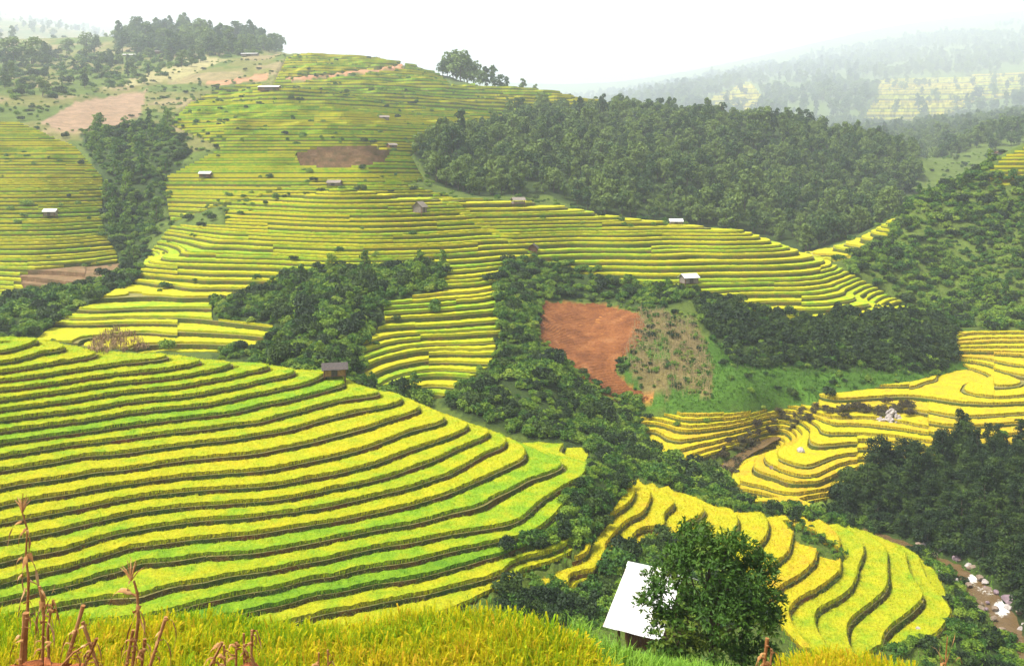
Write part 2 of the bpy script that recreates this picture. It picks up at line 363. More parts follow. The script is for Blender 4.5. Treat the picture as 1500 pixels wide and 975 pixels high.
PADDY['upper']['holes'] = [HARV, [(412,112),(500,104),(592,91),(596,100),(500,114),(430,121)], [(296,124),(390,106),(398,117),(320,130)]]; PADDY['left']['holes'] = [HARV2]; PADDY['lower']['holes'] = [[(1145,763),(1178,770),(1244,815),(1226,824),(1172,796)]]
PADDY['harvest'] = dict(Y=(318, 460), u=(425, 580), poly=HARV); PADDY['harvest_low'] = dict(Y=(235, 320), u=(20, 185), poly=HARV2)
STEP = dict(harvest=1.5, harvest_low=1.2, spur=0.8, lower=0.95, valley=0.75, main=1.0, shoulder=1.12, left=1.0, upper=1.25, gorge=1.6, corner=1.6, mist=15.0, mist_far=18.0)
for d in list(PADDY.values()): d['Y'] = tuple(float(far(q)) for q in d['Y'])
lower_by = np.zeros_like(GZ)
PM = {}
def grow(nm, z): return 1 + np.clip((z - 8) / 45, 0, 1.7) if nm == 'upper' else 1 + 0 * z   # taller steps on the steep upper slope
for nm, d in PADDY.items():
    s = paddy_mask(GPX, GPY, GY, d); PM[nm] = s > 0
    lower_by = np.maximum(lower_by, np.clip(s / 3 + 0.6, 0, 1) * (STEP[nm] * grow(nm, GZ) * 1.4 + 0.25))

# ------------------------------------------------------------------ terrace builder
def clip(PL, cnt, att, val, keep_above):
    """clip many convex polygons (N,M,D) against attribute att >= val (or <=)"""
    N_, M_, D_ = PL.shape
    s = PL[:, :, att] - val
    if not keep_above: s = -s
    idx = np.arange(M_)[None, :]
    valid = idx < cnt[:, None]
    nxt = np.where(idx + 1 < cnt[:, None], idx + 1, 0)
    sn = np.take_along_axis(s, nxt, 1)
    Pn = np.take_along_axis(PL, nxt[:, :, None], 1)
    ins = (s >= 0) & valid
    crs = valid & ((s >= 0) != (sn >= 0))
    f = np.where(crs, s / np.where(crs, s - sn, 1), 0)[:, :, None]
    X = PL + (Pn - PL) * f
    OUT = np.empty((N_, 2 * M_, D_)); OUT[:, 0::2] = PL; OUT[:, 1::2] = X
    flag = np.empty((N_, 2 * M_), bool); flag[:, 0::2] = ins; flag[:, 1::2] = crs
    order = np.argsort(~flag, axis=1, kind='stable')
    OUT = np.take_along_axis(OUT, order[:, :, None], 1); c = flag.sum(1)
    k = c >= 3
    mx = int(c[k].max()) if k.any() else 3
    return OUT[k][:, :mx], c[k]
def fan(PL, cnt):
    """welded vertices and triangles"""
    T = []
    for i in range(1, PL.shape[1] - 1):
        k = cnt > i + 1
        if k.any(): T.append(np.stack([PL[k, 0], PL[k, i], PL[k, i + 1]], 1))
    T = np.concatenate(T)
    q = np.round(T[:, :, :2].reshape(-1, 2) * 4e5).astype(np.int64)
    key = q[:, 0] * 100000000 + q[:, 1]
    _, first, inv = np.unique(key, return_index=True, return_inverse=True)
    V = T.reshape(-1, T.shape[2])[first]; tr = inv.reshape(-1, 3)
    tr = tr[(tr[:, 0] != tr[:, 1]) & (tr[:, 1] != tr[:, 2]) & (tr[:, 0] != tr[:, 2])]
    return V, tr
def rim(tr):
    e = np.concatenate([tr[:, [0, 1]], tr[:, [1, 2]], tr[:, [2, 0]]])
    k = np.minimum(e[:, 0], e[:, 1]) * 10000000 + np.maximum(e[:, 0], e[:, 1])
    _, i, c = np.unique(k, return_index=True, return_counts=True)
    return e[i[c == 1]]
def plan_area(V, tr):
    x = V[:, 0] * np.exp(V[:, 1]); y = np.exp(V[:, 1])
    a, b, c = tr.T
    return 0.5 * np.abs((x[b] - x[a]) * (y[c] - y[a]) - (x[c] - x[a]) * (y[b] - y[a]))
TOPS = {}      # sampled canopy triangles per hill, for stalks
def piece(sub, lo, hi, drop, rh, setback=0.10, rough=0.07, crop=0.7, bare=False, back=0.08):
    """one terrace: earth bank and flat bed, with the standing rice on it"""
    PL, c = clip(sub, np.full(len(sub), 3), 3, 0.0, True)
    if len(PL) == 0: return None
    PL, c = clip(PL, c, 2, lo, True)
    if len(PL) == 0: return None
    PL, c = clip(PL, c, 2, hi, False)
    if len(PL) == 0: return None
    V, tr = fan(PL, c)
    if len(tr) == 0: return None
    ar = plan_area(V, tr).sum()
    if ar < 1.2: return None
    VV, FF, MI = [], [], []
    def xyz(V, z): 
        y = np.exp(V[:, 1]); return np.stack([V[:, 0] * y, y, np.broadcast_to(z, y.shape)], 1)
    base = 0
    def add(v, f, m):
        nonlocal base
        VV.append(v); FF.append(f + base); MI.append(np.full(len(f), m)); base += len(v)
    def walls(V, tr, z1, z0, m):
        e = rim(tr); nn = len(e)
        if nn == 0: return
        a = xyz(V[e[:, 0]], 0); b = xyz(V[e[:, 1]], 0)
        zt = z1[e] if isinstance(z1, np.ndarray) else np.full((nn, 2), z1)
        v = np.concatenate([a, b, a, b]); v[:nn, 2] = zt[:, 0]; v[nn:2 * nn, 2] = zt[:, 1]; v[2 * nn:, 2] = z0
        i = np.arange(nn)
        add(v, np.concatenate([np.stack([i, i + 2 * nn, i + 3 * nn], 1), np.stack([i, i + 3 * nn, i + nn], 1)]), m)
    add(xyz(V, lo), tr, 2 if bare else 3)
    walls(V, tr, lo, lo - drop, 2 if bare else 0)
    top = None
    if not bare:
        PL2, c2 = clip(PL, c, 2, lo + setback * (hi - lo), True)
        if len(PL2): PL2, c2 = clip(PL2, c2, 2, hi - back * (hi - lo), False)
        if len(PL2):
            V2, t2 = fan(PL2, c2)
            if len(t2):
                y = np.exp(V2[:, 1]); x = V2[:, 0] * y
                zt = lo + rh + rough * (vnoise(x * 1.1, y * 1.1, 9) + vnoise(x * 3.1, y * 3.1, 10)) 
                add(xyz(V2, zt), t2, 1); walls(V2, t2, zt, lo - 0.02, 4)
                top = (xyz(V2, zt), t2, rim(t2))
    V3 = np.concatenate(VV); F3 = np.concatenate(FF); mi = np.concatenate(MI)
    return V3, F3, mi, np.full(len(F3), crop), ar, top
def region_grid(nm, du, nv):
    d = PADDY[nm]
    u = np.arange((d['u'][0] - CX) / F, (d['u'][1] - CX) / F, du / F)
    v = np.linspace(math.log(d['Y'][0]), math.log(d['Y'][1]), nv)
    U, Vv = np.meshgrid(u, v, indexing='ij'); h = H(U, Vv); Y = np.exp(Vv)
    s = paddy_mask(CX + F * U, HY - F * h / Y, Y, d)
    return u, np.stack([U, Vv, h, s], 2)
def tris_of(G):
    a, b, c, d = G[:-1, :-1], G[1:, :-1], G[1:, 1:], G[:-1, 1:]
    t = np.concatenate([np.stack([a, b, c], 2).reshape(-1, 3, 4), np.stack([a, c, d], 2).reshape(-1, 3, 4)])
    return t[t[:, :, 3].max(1) > 0]
def terraces(nm, du, nv, step, rh, levels=None, band=None, col_w=None, crop=lambda k, u, h, r: 0.7, jitter=0.3, bare=None, setback=0.10, rough=0.07, back=0.08):
    """yields (mesh data, k) for every terrace of a hill"""
    u, G = region_grid(nm, du, nv)
    out = []
    hmin, hmax = np.nanmin(G[:, :, 2][G[:, :, 3] > 0]), np.nanmax(G[:, :, 2][G[:, :, 3] > 0])
    r = random.Random(len(nm) * 31 + int(step * 100))
    if levels is not None:
        cols = [(0, len(u) - 1)]; bands = [None]
    else:
        nb = max(1, int(math.ceil((hmax - hmin) / (step * band)))); bands = [hmin - 0.01 + (hmax - hmin + 0.02) * i / nb for i in range(nb + 1)]
    jobs = []
    if levels is not None: jobs.append((0, len(u) - 1, list(levels)))
    else:
        for bi in range(len(bands) - 1):
            cut = [0]
            while cut[-1] < len(u) - 1:
                cut.append(min(len(u) - 1, cut[-1] + max(4, int(r.uniform(0.5, 1.6) * col_w / du))))
            if len(cut) > 2 and cut[-1] - cut[-2] < 8: cut.pop(-2)
            for c0, c1 in zip(cut[:-1], cut[1:]):
                z = bands[bi]; lv = [z]
                while bands[bi + 1] - lv[-1] > step * float(grow(nm, lv[-1])) * 1.5: lv.append(lv[-1] + step * float(grow(nm, lv[-1])) * (1 + r.uniform(-jitter, jitter)))
                lv.append(bands[bi + 1]); jobs.append((c0, c1, lv))
    for c0, c1, lv in jobs:
        T = tris_of(G[c0:c1 + 1])
        if len(T) == 0: continue
        lo_t, hi_t = T[:, :, 2].min(1), T[:, :, 2].max(1)
        for k in range(len(lv) - 1):
            sel = T[(hi_t > lv[k]) & (lo_t < lv[k + 1])]
            if len(sel) == 0: continue
            uc = float(sel[:, :, 0].mean()) * F + CX; pyc = float((HY - F * sel[:, :, 2] / np.exp(sel[:, :, 1])).mean())
            bb = bool(bare and bare(uc, pyc))
            pc = piece(sel, lv[k], lv[k + 1], (lv[k + 1] - lv[k]) * 1.5 + 0.35 + step * 0.5, rh * (1 if levels is not None else (0.4 + 0.6 * float(grow(nm, lv[k])))), setback, rough, crop(k, uc, pyc, r), bb, back)
            if pc: out.append((pc, k))
    return out
def pieces_to_objects(name, lst, parent, limit=300, bank=None, stems=None):
    lst = sorted(lst, key=lambda q: -q[0][4])
    objs = []
    for (V, Fc, mi, cr, ar, top), k in lst[:limit]:
        c = V.mean(0)
        me = mk_mesh(name, V - c, Fc, False, (bank or M['grass_bank'], M['rice'], M['stubble'], M['bund'], stems or M['rice']), mi, {'crop': ('FACE', 'FLOAT', cr)})
        o = mk_obj(name, me, parent, c); objs.append((o, top, k))
    rest = lst[limit:]
    if rest: objs.append((joined(name + 's', rest, parent), None, -1))
    return objs
def joined(name, lst, parent, bank=None, stems=None):
    Vs, Fs, ms, cs, b = [], [], [], [], 0
    for (V, Fc, mi, cr, ar, top), k in lst:
        Vs.append(V); Fs.append(Fc + b); ms.append(mi); cs.append(cr); b += len(V)
    me = mk_mesh(name, np.concatenate(Vs), np.concatenate(Fs), False, (bank or M['grass_bank'], M['rice'], M['stubble'], M['bund'], stems or M['rice']), np.concatenate(ms), {'crop': ('FACE', 'FLOAT', np.concatenate(cs))})
    return tag(mk_obj(name, me, parent), kind='stuff')

# ------------------------------------------------------------------ the ground sheet
cover = np.empty(GZ.shape + (4,), np.float32); cover[..., 3] = 1
def paint(mask, c): cover[mask, :3] = c
cover[..., :3] = (0.075, 0.11, 0.016)
paint((GY > 380) & (GPX < 450) & (vnoise(GX / 28, GY / 40, 33) > -0.1), (0.13, 0.13, 0.035)); paint((GY > 380) & (GPX < 450) & (vnoise(GX / 28, GY / 40, 33) > 0.45), (0.20, 0.16, 0.08))
def area(poly, Y0, Y1): return (sdf(GPX, GPY, poly) > 0) & (GY > far(Y0)) & (GY < far(Y1))
paint(area([(900,500),(1420,470),(1430,540),(1200,590),(1050,610),(930,600)], 170, 245), (0.05, 0.115, 0.010))
RED = [(786,452),(800,444),(870,446),(938,462),(946,480),(935,505),(905,528),(900,545),(925,572),(958,582),(940,588),(900,582),(860,556),(800,506),(786,480)]
RED_M = area(RED, 170, 260); paint(RED_M, (0.32, 0.13, 0.03))
PALE = area([(60,180),(110,150),(215,132),(205,170),(150,192),(90,192)], 380, 560); paint(PALE, (0.24, 0.16, 0.11))
paint(area([(300,122),(390,108),(395,116),(320,126)], 400, 700) | area([(415,110),(590,92),(590,100),(430,118)], 400, 700), (0.34, 0.17, 0.10))
paint(area([(205,110),(300,82),(330,88),(260,118),(140,132)], 400, 750), (0.26, 0.23, 0.11))
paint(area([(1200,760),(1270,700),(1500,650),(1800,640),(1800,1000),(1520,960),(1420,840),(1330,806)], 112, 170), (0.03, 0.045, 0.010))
paint((sdf(GPX, GPY, [(935,455),(1010,465),(1045,540),(1045,592),(960,584),(905,540)]) + 16 * vnoise(GX / 5, GY / 5, 35) + 8 * vnoise(GX / 2, GY / 2, 36) > 4) & (GY > 170) & (GY < 250) & (vnoise(GX / 3, GY / 5, 34) > -.25), (0.15, 0.12, 0.045))
paint(GY < 14, (0.20, 0.085, 0.035))
paint((GY > 14) & (GY < 20.6), (0.33, 0.31, 0.04))
gz = GZ - lower_by + np.where(lower_by > 0.05, 0, 0.15 * vnoise(GX / 2.5, GY / 2.5, 21) * np.clip(GY / 40, 0.1, 1))
V = np.stack([GX, GY, gz], 2).reshape(-1, 3)
ii = np.arange(NU * NV).reshape(NU, NV)
Q = np.stack([ii[:-1, :-1], ii[1:, :-1], ii[1:, 1:], ii[:-1, 1:]], 2).reshape(-1, 4)
me = mk_mesh('ground', V, Q, True, (M['ground'],), None, {'cover': ('POINT', 'FLOAT_COLOR', cover.reshape(-1, 4))})
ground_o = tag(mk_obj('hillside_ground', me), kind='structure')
# far land beyond the mist
me = mk_mesh('plain', [(-5300, -250, -75), (5300, -250, -75), (5300, 6120, -75), (-5300, 6120, -75)], [(0, 1, 2, 3)], False, (M['ground'],), None,
             {'cover': ('POINT', 'FLOAT_COLOR', [(0.05, 0.08, 0.03, 1)] * 4)})
tag(mk_obj('terrain', me), kind='structure')

def hill(name):
    return tag(empty(name, (0, 0, 0)), kind='structure')
hs = hill('terraced_spur')
sp = terraces('spur', 3.0, 240, 0.8, 0.44, levels=[SL(k) for k in range(-3, 28)],
              crop=lambda k, u, y, r: {16: 0.34, 7: 0.38, 6: 0.42, 5: 0.4, 8: 0.52, 4: 0.2, 9: 0.52}.get(k, 0.57 if k < 14 else 0.49) + r.uniform(-.05, .05), setback=0.07, back=0.12)
SPUR = pieces_to_objects('rice_terrace', sp, hs, bank=M['bank'], stems=M['stems'])
hl = hill('stream_side_fields')
lw = terraces('lower', 3.0, 160, 0.95, 0.55, levels=[-58.0] + [z for z, _ in CL][::-1] + [-45.0, -44.0],
              crop=lambda k, u, y, r: 0.8 + r.uniform(-.08, .08) if k > 4 else 0.55, setback=0.06)
LOWER = pieces_to_objects('rice_terrace', lw, hl, bank=M['bank'], stems=M['stems'])
hv = hill('valley_fields')
vl = terraces('valley', 4.0, 200, 0.75, 0.5, band=5, col_w=190, crop=lambda k, u, y, r: 0.86 + r.uniform(-.1, .1), setback=0.08)
VALLEY = pieces_to_objects('rice_terrace', vl, hv, stems=M['stems'])
hm = hill('terraced_hill')
mn = terraces('main', 4.0, 220, 1.0, 0.5, band=2.6, col_w=230, crop=lambda k, u, y, r: 0.60 + r.uniform(-.22, .14), setback=0.10)
pieces_to_objects('rice_terrace', mn, hm)
hsd = hill('terraced_shoulder')
sd = terraces('shoulder', 4.0, 180, 1.12, 0.5, band=2.6, col_w=260, crop=lambda k, u, y, r: 0.59 + r.uniform(-.2, .14), setback=0.10)
pieces_to_objects('rice_terrace', sd, hsd)
hlf = hill('terraced_slope')
lf = terraces('left', 4.0, 180, 1.0, 0.62, band=2.6, col_w=200, crop=lambda k, u, y, r: 0.60 + r.uniform(-.25, .14))
pieces_to_objects('rice_terrace', lf, hlf)
hu = hill('upper_slope')
up = terraces('upper', 4.0, 220, 1.25, 0.8, band=2.6, col_w=230, crop=lambda k, u, y, r: 0.56 + r.uniform(-.28, .15))
joined('rice_terraces', up, hu)
for nm in ('harvest', 'harvest_low'):
    joined('harvested_terraces', terraces(nm, 3.0, 120, STEP[nm], 0.5, band=2.2, col_w=70, bare=lambda u, y: True), hill('harvested_slope'))
for nm in ('gorge', 'corner', 'mist', 'mist_far'):
    q = terraces(nm, 4.0, 90, STEP[nm], STEP[nm] * 0.45, band=6, col_w=200, crop=lambda k, u, y, r: 0.7 + r.uniform(-.2, .15))
    joined('rice_terraces', q, hill({'gorge': 'gorge_slope', 'corner': 'corner_slope', 'mist': 'misty_slope', 'mist_far': 'distant_slope'}[nm]))
print('pieces', len(sp), len(lw), len(vl), len(mn), len(sd), len(lf), len(up))
# ------------------------------------------------------------------ standing rice stalks along and over the terraces
def stalks(top, dens, edge, h, wid, seed, n_bl=4):
    V, t, e = top
    r = np.random.default_rng(seed)
    a, b, c = V[t[:, 0]], V[t[:, 1]], V[t[:, 2]]
    ar = 0.5 * np.linalg.norm(np.cross(b - a, c - a), axis=1)
    m = int(ar.sum() * dens)
    pts_ = np.zeros((0, 3))
    if m > 0:
        k = r.choice(len(t), m, p=ar / ar.sum()); q = r.random((m, 2)); fl = q.sum(1) > 1; q[fl] = 1 - q[fl]
        pts_ = a[k] + (b[k] - a[k]) * q[:, :1] + (c[k] - a[k]) * q[:, 1:]
        pts_[:, 2] -= h * 0.5
    if edge > 0 and len(e):
        p0, p1 = V[e[:, 0]], V[e[:, 1]]; L = np.linalg.norm(p1 - p0, axis=1); m2 = int(L.sum() * edge)
        if m2:
            k = r.choice(len(e), m2, p=L / L.sum()); f = r.random((m2, 1)); pe = p0[k] + (p1[k] - p0[k]) * f
            pe[:, :2] += r.normal(0, 0.05, (m2, 2)); pe[:, 2] -= h * r.uniform(0.5, 1.4, m2)
            pts_ = np.concatenate([pts_, pe])
    if len(pts_) == 0: return None
    o = np.repeat(pts_, n_bl, 0); m = len(o)
    az = r.uniform(0, 2 * np.pi, m); lean = r.uniform(0.05, 0.55, m); ln = h * r.uniform(0.7, 1.35, m)
    d = np.stack([np.cos(az) * np.sin(lean), np.sin(az) * np.sin(lean), np.cos(lean)], 1)
    wd = np.stack([-np.sin(az), np.cos(az), np.zeros(m)], 1) * (wid * r.uniform(0.6, 1.3, m))[:, None]
    o = o + r.normal(0, 0.06, (m, 3)) * np.array([1, 1, 0.3])
    VV = np.stack([o - wd, o + wd, o + d * ln[:, None]], 1).reshape(-1, 3)
    return VV, np.arange(m * 3).reshape(-1, 3)
def add_stalks(lst, dens, edge, h, wid, n_bl=4):
    for i, (o, top, k) in enumerate(lst):
        if top is None: continue
        q = stalks(top, dens, edge, h, wid, 100 + i, n_bl)
        if q is None: continue
        cr = o.data.attributes['crop'].data[0].value
        c = np.array(o.location)
        me = mk_mesh('rice_stalks', q[0] - c, q[1], False, (M['blade'],), None, {'crop': ('FACE', 'FLOAT', np.clip(cr + np.random.default_rng(i).normal(0, .12, len(q[1])), 0, 1))})
        tag(mk_obj('rice_stalks', me, o), kind='stuff')
def add_bank_growth(lst, per_m, h):
    for i, (o, top, k) in enumerate(lst):
        if top is None: continue
        V, t, e = top; r = np.random.default_rng(500 + i); p0, p1 = V[e[:, 0]], V[e[:, 1]]; L = np.linalg.norm(p1 - p0, axis=1); m = int(L.sum() * per_m)
        if m < 3: continue
        q = r.choice(len(e), m, p=L / L.sum()); f = r.random((m, 1)); a = p0[q] + (p1[q] - p0[q]) * f
        nx = np.stack([(p1 - p0)[q, 1], -(p1 - p0)[q, 0]], 1); nx /= np.linalg.norm(nx, axis=1)[:, None] + 1e-9
        a[:, :2] += nx * r.uniform(0.15, 0.3, m)[:, None]; a[:, 2] += -0.42 - r.random(m) ** 1.3 * 0.75
        az = r.uniform(0, 6.28, m); ln = h * r.uniform(.5, 1.3, m); d = np.stack([nx[:, 0] * .7 + np.cos(az) * .5, nx[:, 1] * .7 + np.sin(az) * .5, r.uniform(-.2, .9, m)], 1) * ln[:, None]
        w3 = np.stack([-np.sin(az), np.cos(az), 0 * az], 1) * (.05 * r.uniform(.6, 1.6, m))[:, None]
        VV = np.stack([a - w3, a + w3, a + d], 1).reshape(-1, 3); c = np.array(o.location)
        tag(mk_obj('bank_growth', mk_mesh('bank_growth', VV - c, np.arange(m * 3).reshape(-1, 3), False, (M['bank_blade'],)), o), kind='stuff')
M['bank_blade'] = bund_mat('bank_blade', [(0.3, (0.05, 0.12, 0.012)), (0.5, (0.10, 0.13, 0.018)), (0.65, (0.17, 0.12, 0.03)), (0.8, (0.22, 0.10, 0.03))])
add_bank_growth(SPUR, 14, 0.32); add_bank_growth(LOWER, 10, 0.32)
add_stalks(SPUR, 9, 10, 0.36, 0.035)
add_stalks(LOWER, 8, 7, 0.45, 0.04)
add_stalks(VALLEY, 1.5, 2.5, 0.42, 0.06, 3)

# ------------------------------------------------------------------ foliage
def leaf_mat(name, lo, hi, tip, var=0.35, transl=0.25):
    m, t, b = mat(name)
    oi = N(t, 'ShaderNodeObjectInfo').outputs['Random']
    n1 = noise(t, 0.9, 3, 0.6)
    f = N(t, 'ShaderNodeMath', operation='MULTIPLY_ADD'); t.links.new(oi, f.inputs[0]); f.inputs[1].default_value = var; t.links.new(n1, f.inputs[2])
    c = ramp(t, f.outputs[0], [(0.30, lo), (0.62, hi), (0.95, tip)])
    t.links.new(c, b.inputs['Base Color']); b.inputs['Roughness'].default_value = 0.6; b.inputs['Specular IOR Level'].default_value = 0.25
    tr = N(t, 'ShaderNodeBsdfTranslucent'); t.links.new(c, tr.inputs[0])
    mx = N(t, 'ShaderNodeMixShader'); mx.inputs[0].default_value = transl
    t.links.new(b.outputs[0], mx.inputs[1]); t.links.new(tr.outputs[0], mx.inputs[2]); t.links.new(mx.outputs[0], t.nodes['Material Output'].inputs[0])
    return m
M['shrub'] = leaf_mat('shrub_leaf', (0.008, 0.032, 0.004), (0.036, 0.105, 0.007), (0.15, 0.24, 0.014), 0.45)
M['lime'] = leaf_mat('lime_leaf', (0.02, 0.07, 0.005), (0.075, 0.16, 0.010), (0.21, 0.28, 0.025), 0.4)
M['brown'] = leaf_mat('brown_leaf', (0.02, 0.018, 0.008), (0.06, 0.045, 0.018), (0.10, 0.10, 0.03))
M['dark'] = leaf_mat('dark_leaf', (0.004, 0.013, 0.003), (0.011, 0.031, 0.004), (0.05, 0.09, 0.008))
M['forest'] = leaf_mat('forest_leaf', (0.009, 0.027, 0.006), (0.030, 0.072, 0.012), (0.12, 0.18, 0.03), 0.55)
M['grass'] = leaf_mat('grass_blade', (0.04, 0.13, 0.010), (0.08, 0.21, 0.014), (0.17, 0.30, 0.02))
M['bark'], _t, _b = mat('bark')
_t.links.new(ramp(_t, noise(_t, 3.0, 4), [(0.3, (0.06, 0.045, 0.03)), (0.7, (0.16, 0.13, 0.10))]), _b.inputs['Base Color'])

def leaves(r, pos, nrm, size, asp=1.6):
    """diamond leaves at pos, facing roughly nrm"""
    m = len(pos)
    nn = nrm + r.normal(0, 0.55, (m, 3)); nn /= np.linalg.norm(nn, axis=1)[:, None]
    a = np.cross(nn, r.normal(0, 1, (m, 3))); a /= np.linalg.norm(a, axis=1)[:, None] + 1e-9
    b = np.cross(nn, a); s = (size * r.uniform(0.6, 1.35, m))[:, None]
    L, Wd = a * s, b * s / asp
    V = np.stack([pos - L, pos - Wd - nn * s * 0.12, pos + L, pos + Wd - nn * s * 0.12], 1).reshape(-1, 3)
    i = np.arange(m)[:, None] * 4
    return V, np.concatenate([i + [0, 1, 2], i + [0, 2, 3]], 0)
def crown_pts(r, lobes, n_, shell=0.72):
    """points and outward directions over a set of (centre, radii) lobes"""
    C = np.array([l[0] for l in lobes], float); R = np.array([l[1] for l in lobes], float)
    wgt = (R[:, 0] * R[:, 2]); k = r.choice(len(lobes), n_, p=wgt / wgt.sum())
    d = r.normal(0, 1, (n_, 3)); d /= np.linalg.norm(d, axis=1)[:, None]; d[:, 2] = np.where(d[:, 2] < -0.35, -d[:, 2], d[:, 2])
    rad = r.uniform(shell, 1.08, n_)[:, None]
    nn = d + np.array([0, 0, 0.35]); nn /= np.linalg.norm(nn, axis=1)[:, None]
    return C[k] + d * R[k] * rad, nn
def tube(pts_, rad, seg=6):
    V, Fc = [], []
    pts_ = [np.array(p, float) for p in pts_]
    for i, p in enumerate(pts_):
        d = pts_[min(i + 1, len(pts_) - 1)] - pts_[max(i - 1, 0)]; d /= np.linalg.norm(d) + 1e-9
        a = np.cross(d, [0.3, 1, 0.2]); a /= np.linalg.norm(a); b = np.cross(d, a)
        for k in range(seg):
            q = 2 * math.pi * k / seg; V.append(p + (a * math.cos(q) + b * math.sin(q)) * rad[i])
    for i in range(len(pts_) - 1):
        for k in range(seg):
            x, y = i * seg + k, i * seg + (k + 1) % seg
            Fc += [(x, y, y + seg), (x, y + seg, x + seg)]
    return np.array(V), np.array(Fc)
def cat_(*vf):
    V, Fc, b = [], [], 0
    for v, f in vf: V.append(v); Fc.append(np.asarray(f) + b); b += len(v)
    return np.concatenate(V), np.concatenate(Fc)
def bush_mesh(name, seed, m, n_=520, size=0.17, wide=1.5, tall=1.6, nl=9):
    r = np.random.default_rng(seed)
    lob = []
    for i in range(nl):
        a = r.uniform(0, 6.28); d = wide * 0.62 * math.sqrt(r.random()); z = tall * (0.28 + 0.5 * r.random() * (1 - 0.5 * d / wide)); q = wide * r.uniform(0.28, 0.5)
        lob.append(((math.cos(a) * d, math.sin(a) * d, z), (q, q, q * r.uniform(0.7, 1.1))))
    p, nn = crown_pts(r, lob, n_); p[:, 2] = np.maximum(p[:, 2], 0.02)
    V, Fc = leaves(r, p, nn, size)
    return mk_mesh(name, V, Fc, False, (m,))
def tree_meshes(seed, m, h=9.0, wide=2.3, n_=650, size=0.30, base=0.25, nl=16, cone=0.0):
    r = np.random.default_rng(seed); lob = []
    for i in range(nl):
        f = (i + r.random()) / nl; z = h * (base + (0.95 - base) * f); prof = math.sin(math.pi * min(1, 0.18 + f * 0.70)) ** 0.6 * (1 - cone * f)
        a = r.uniform(0, 6.28); d = wide * prof * 0.65 * math.sqrt(r.random()); q = wide * r.uniform(0.30, 0.52) * (0.55 + 0.45 * prof)
        lob.append(((math.cos(a) * d, math.sin(a) * d, z), (q, q, q * 0.85)))
    p, nn = crown_pts(r, lob, n_)
    cr = mk_mesh('crown', *leaves(r, p, nn, size), False, (m,))
    parts = [tube([(0, 0, -1.5), (r.normal(0, .1), r.normal(0, .1), h * .4), (r.normal(0, .2), r.normal(0, .2), h * .85)], [h * .022, h * .016, h * .006])]
    for c, q in lob[::2]: parts.append(tube([(0, 0, max(0.5, c[2] - q[2] - h * .1)), c], [h * .009, h * .004], 4))
    return cr, mk_mesh('trunk', *cat_(*parts), True, (M['bark'],))
def scatter_gn(name, P_, R_, S_, src):
    me = bpy.data.meshes.new(name); me.vertices.add(len(P_)); me.vertices.foreach_set('co', np.asarray(P_, np.float32).ravel())
    a = me.attributes.new('rot', 'FLOAT_VECTOR', 'POINT'); a.data.foreach_set('vector', np.asarray(R_, np.float32).ravel())
    a = me.attributes.new('scl', 'FLOAT_VECTOR', 'POINT'); a.data.foreach_set('vector', np.asarray(S_, np.float32).ravel())
    o = mk_obj(name, me)
    g = bpy.data.node_groups.new(name, 'GeometryNodeTree')
    g.interface.new_socket('Geometry', in_out='INPUT', socket_type='NodeSocketGeometry'); g.interface.new_socket('Geometry', in_out='OUTPUT', socket_type='NodeSocketGeometry')
    gi, go = g.nodes.new('NodeGroupInput'), g.nodes.new('NodeGroupOutput')
    ip = g.nodes.new('GeometryNodeInstanceOnPoints'); oi = g.nodes.new('GeometryNodeObjectInfo'); oi.inputs['Object'].default_value = src; oi.inputs['As Instance'].default_value = True; oi.transform_space = 'ORIGINAL'
    na = g.nodes.new('GeometryNodeInputNamedAttribute'); na.data_type = 'FLOAT_VECTOR'; na.inputs['Name'].default_value = 'rot'
    nb = g.nodes.new('GeometryNodeInputNamedAttribute'); nb.data_type = 'FLOAT_VECTOR'; nb.inputs['Name'].default_value = 'scl'
    L = g.links.new
    L(gi.outputs[0], ip.inputs['Points']); L(oi.outputs['Geometry'], ip.inputs['Instance']); L(na.outputs[0], ip.inputs['Rotation']); L(nb.outputs[0], ip.inputs['Scale']); L(ip.outputs[0], go.inputs[0])
    md = o.modifiers.new('scatter', 'NODES'); md.node_group = g
    return o
PADDY_ANY = np.zeros(GZ.shape, bool)
for nm in PM: PADDY_ANY |= PM[nm]
CELL = np.zeros_like(GZ); CELL[:-1, :-1] = (gu[1] - gu[0]) * (gv[1] - gv[0]) * GY[:-1, :-1] ** 2
def sample(mask, spacing, seed, avoid=True, margin=0):
    """scattered plan positions over the masked land"""
    r = np.random.default_rng(seed)
    m = mask & ~PALE & (~PADDY_ANY if avoid else True); wgt = CELL * m; tot = wgt.sum()
    k = int(tot / spacing ** 2)
    if k < 1: return np.zeros((0, 3))
    id_ = r.choice(wgt.size, k, p=(wgt / tot).ravel()); i, j = np.unravel_index(id_, wgt.shape)
    u = gu[i] + r.random(k) * (gu[1] - gu[0]); v = gv[j] + r.random(k) * (gv[1] - gv[0])
    Y = np.exp(v); X = u * Y
    # thin out crowding with a coarse grid
    c = spacing * 0.62; key = np.floor(X / c).astype(np.int64) * 1000003 + np.floor(Y / c).astype(np.int64)
    _, f = np.unique(key, return_index=True); f.sort()
    X, Y = X[f], Y[f]
    return np.stack([X, Y, ground(X, Y)], 1)
TT = np.minimum.accumulate(GPY, axis=1)
def seen(p, up):
    """rows by which the top of a thing stands clear of the land in front of it"""
    i = np.clip(((p[:, 0] / p[:, 1] - gu[0]) / (gu[1] - gu[0])).astype(int), 0, NU - 1); j = np.clip(((np.log(p[:, 1]) - gv[0]) / (gv[1] - gv[0])).astype(int), 0, NV - 1)
    return TT[i, j] - (HY - F * (p[:, 2] + up) / p[:, 1])
SHR_OBJ = []      # (apparent size, kind, mesh, pos, rot, scale, zone)
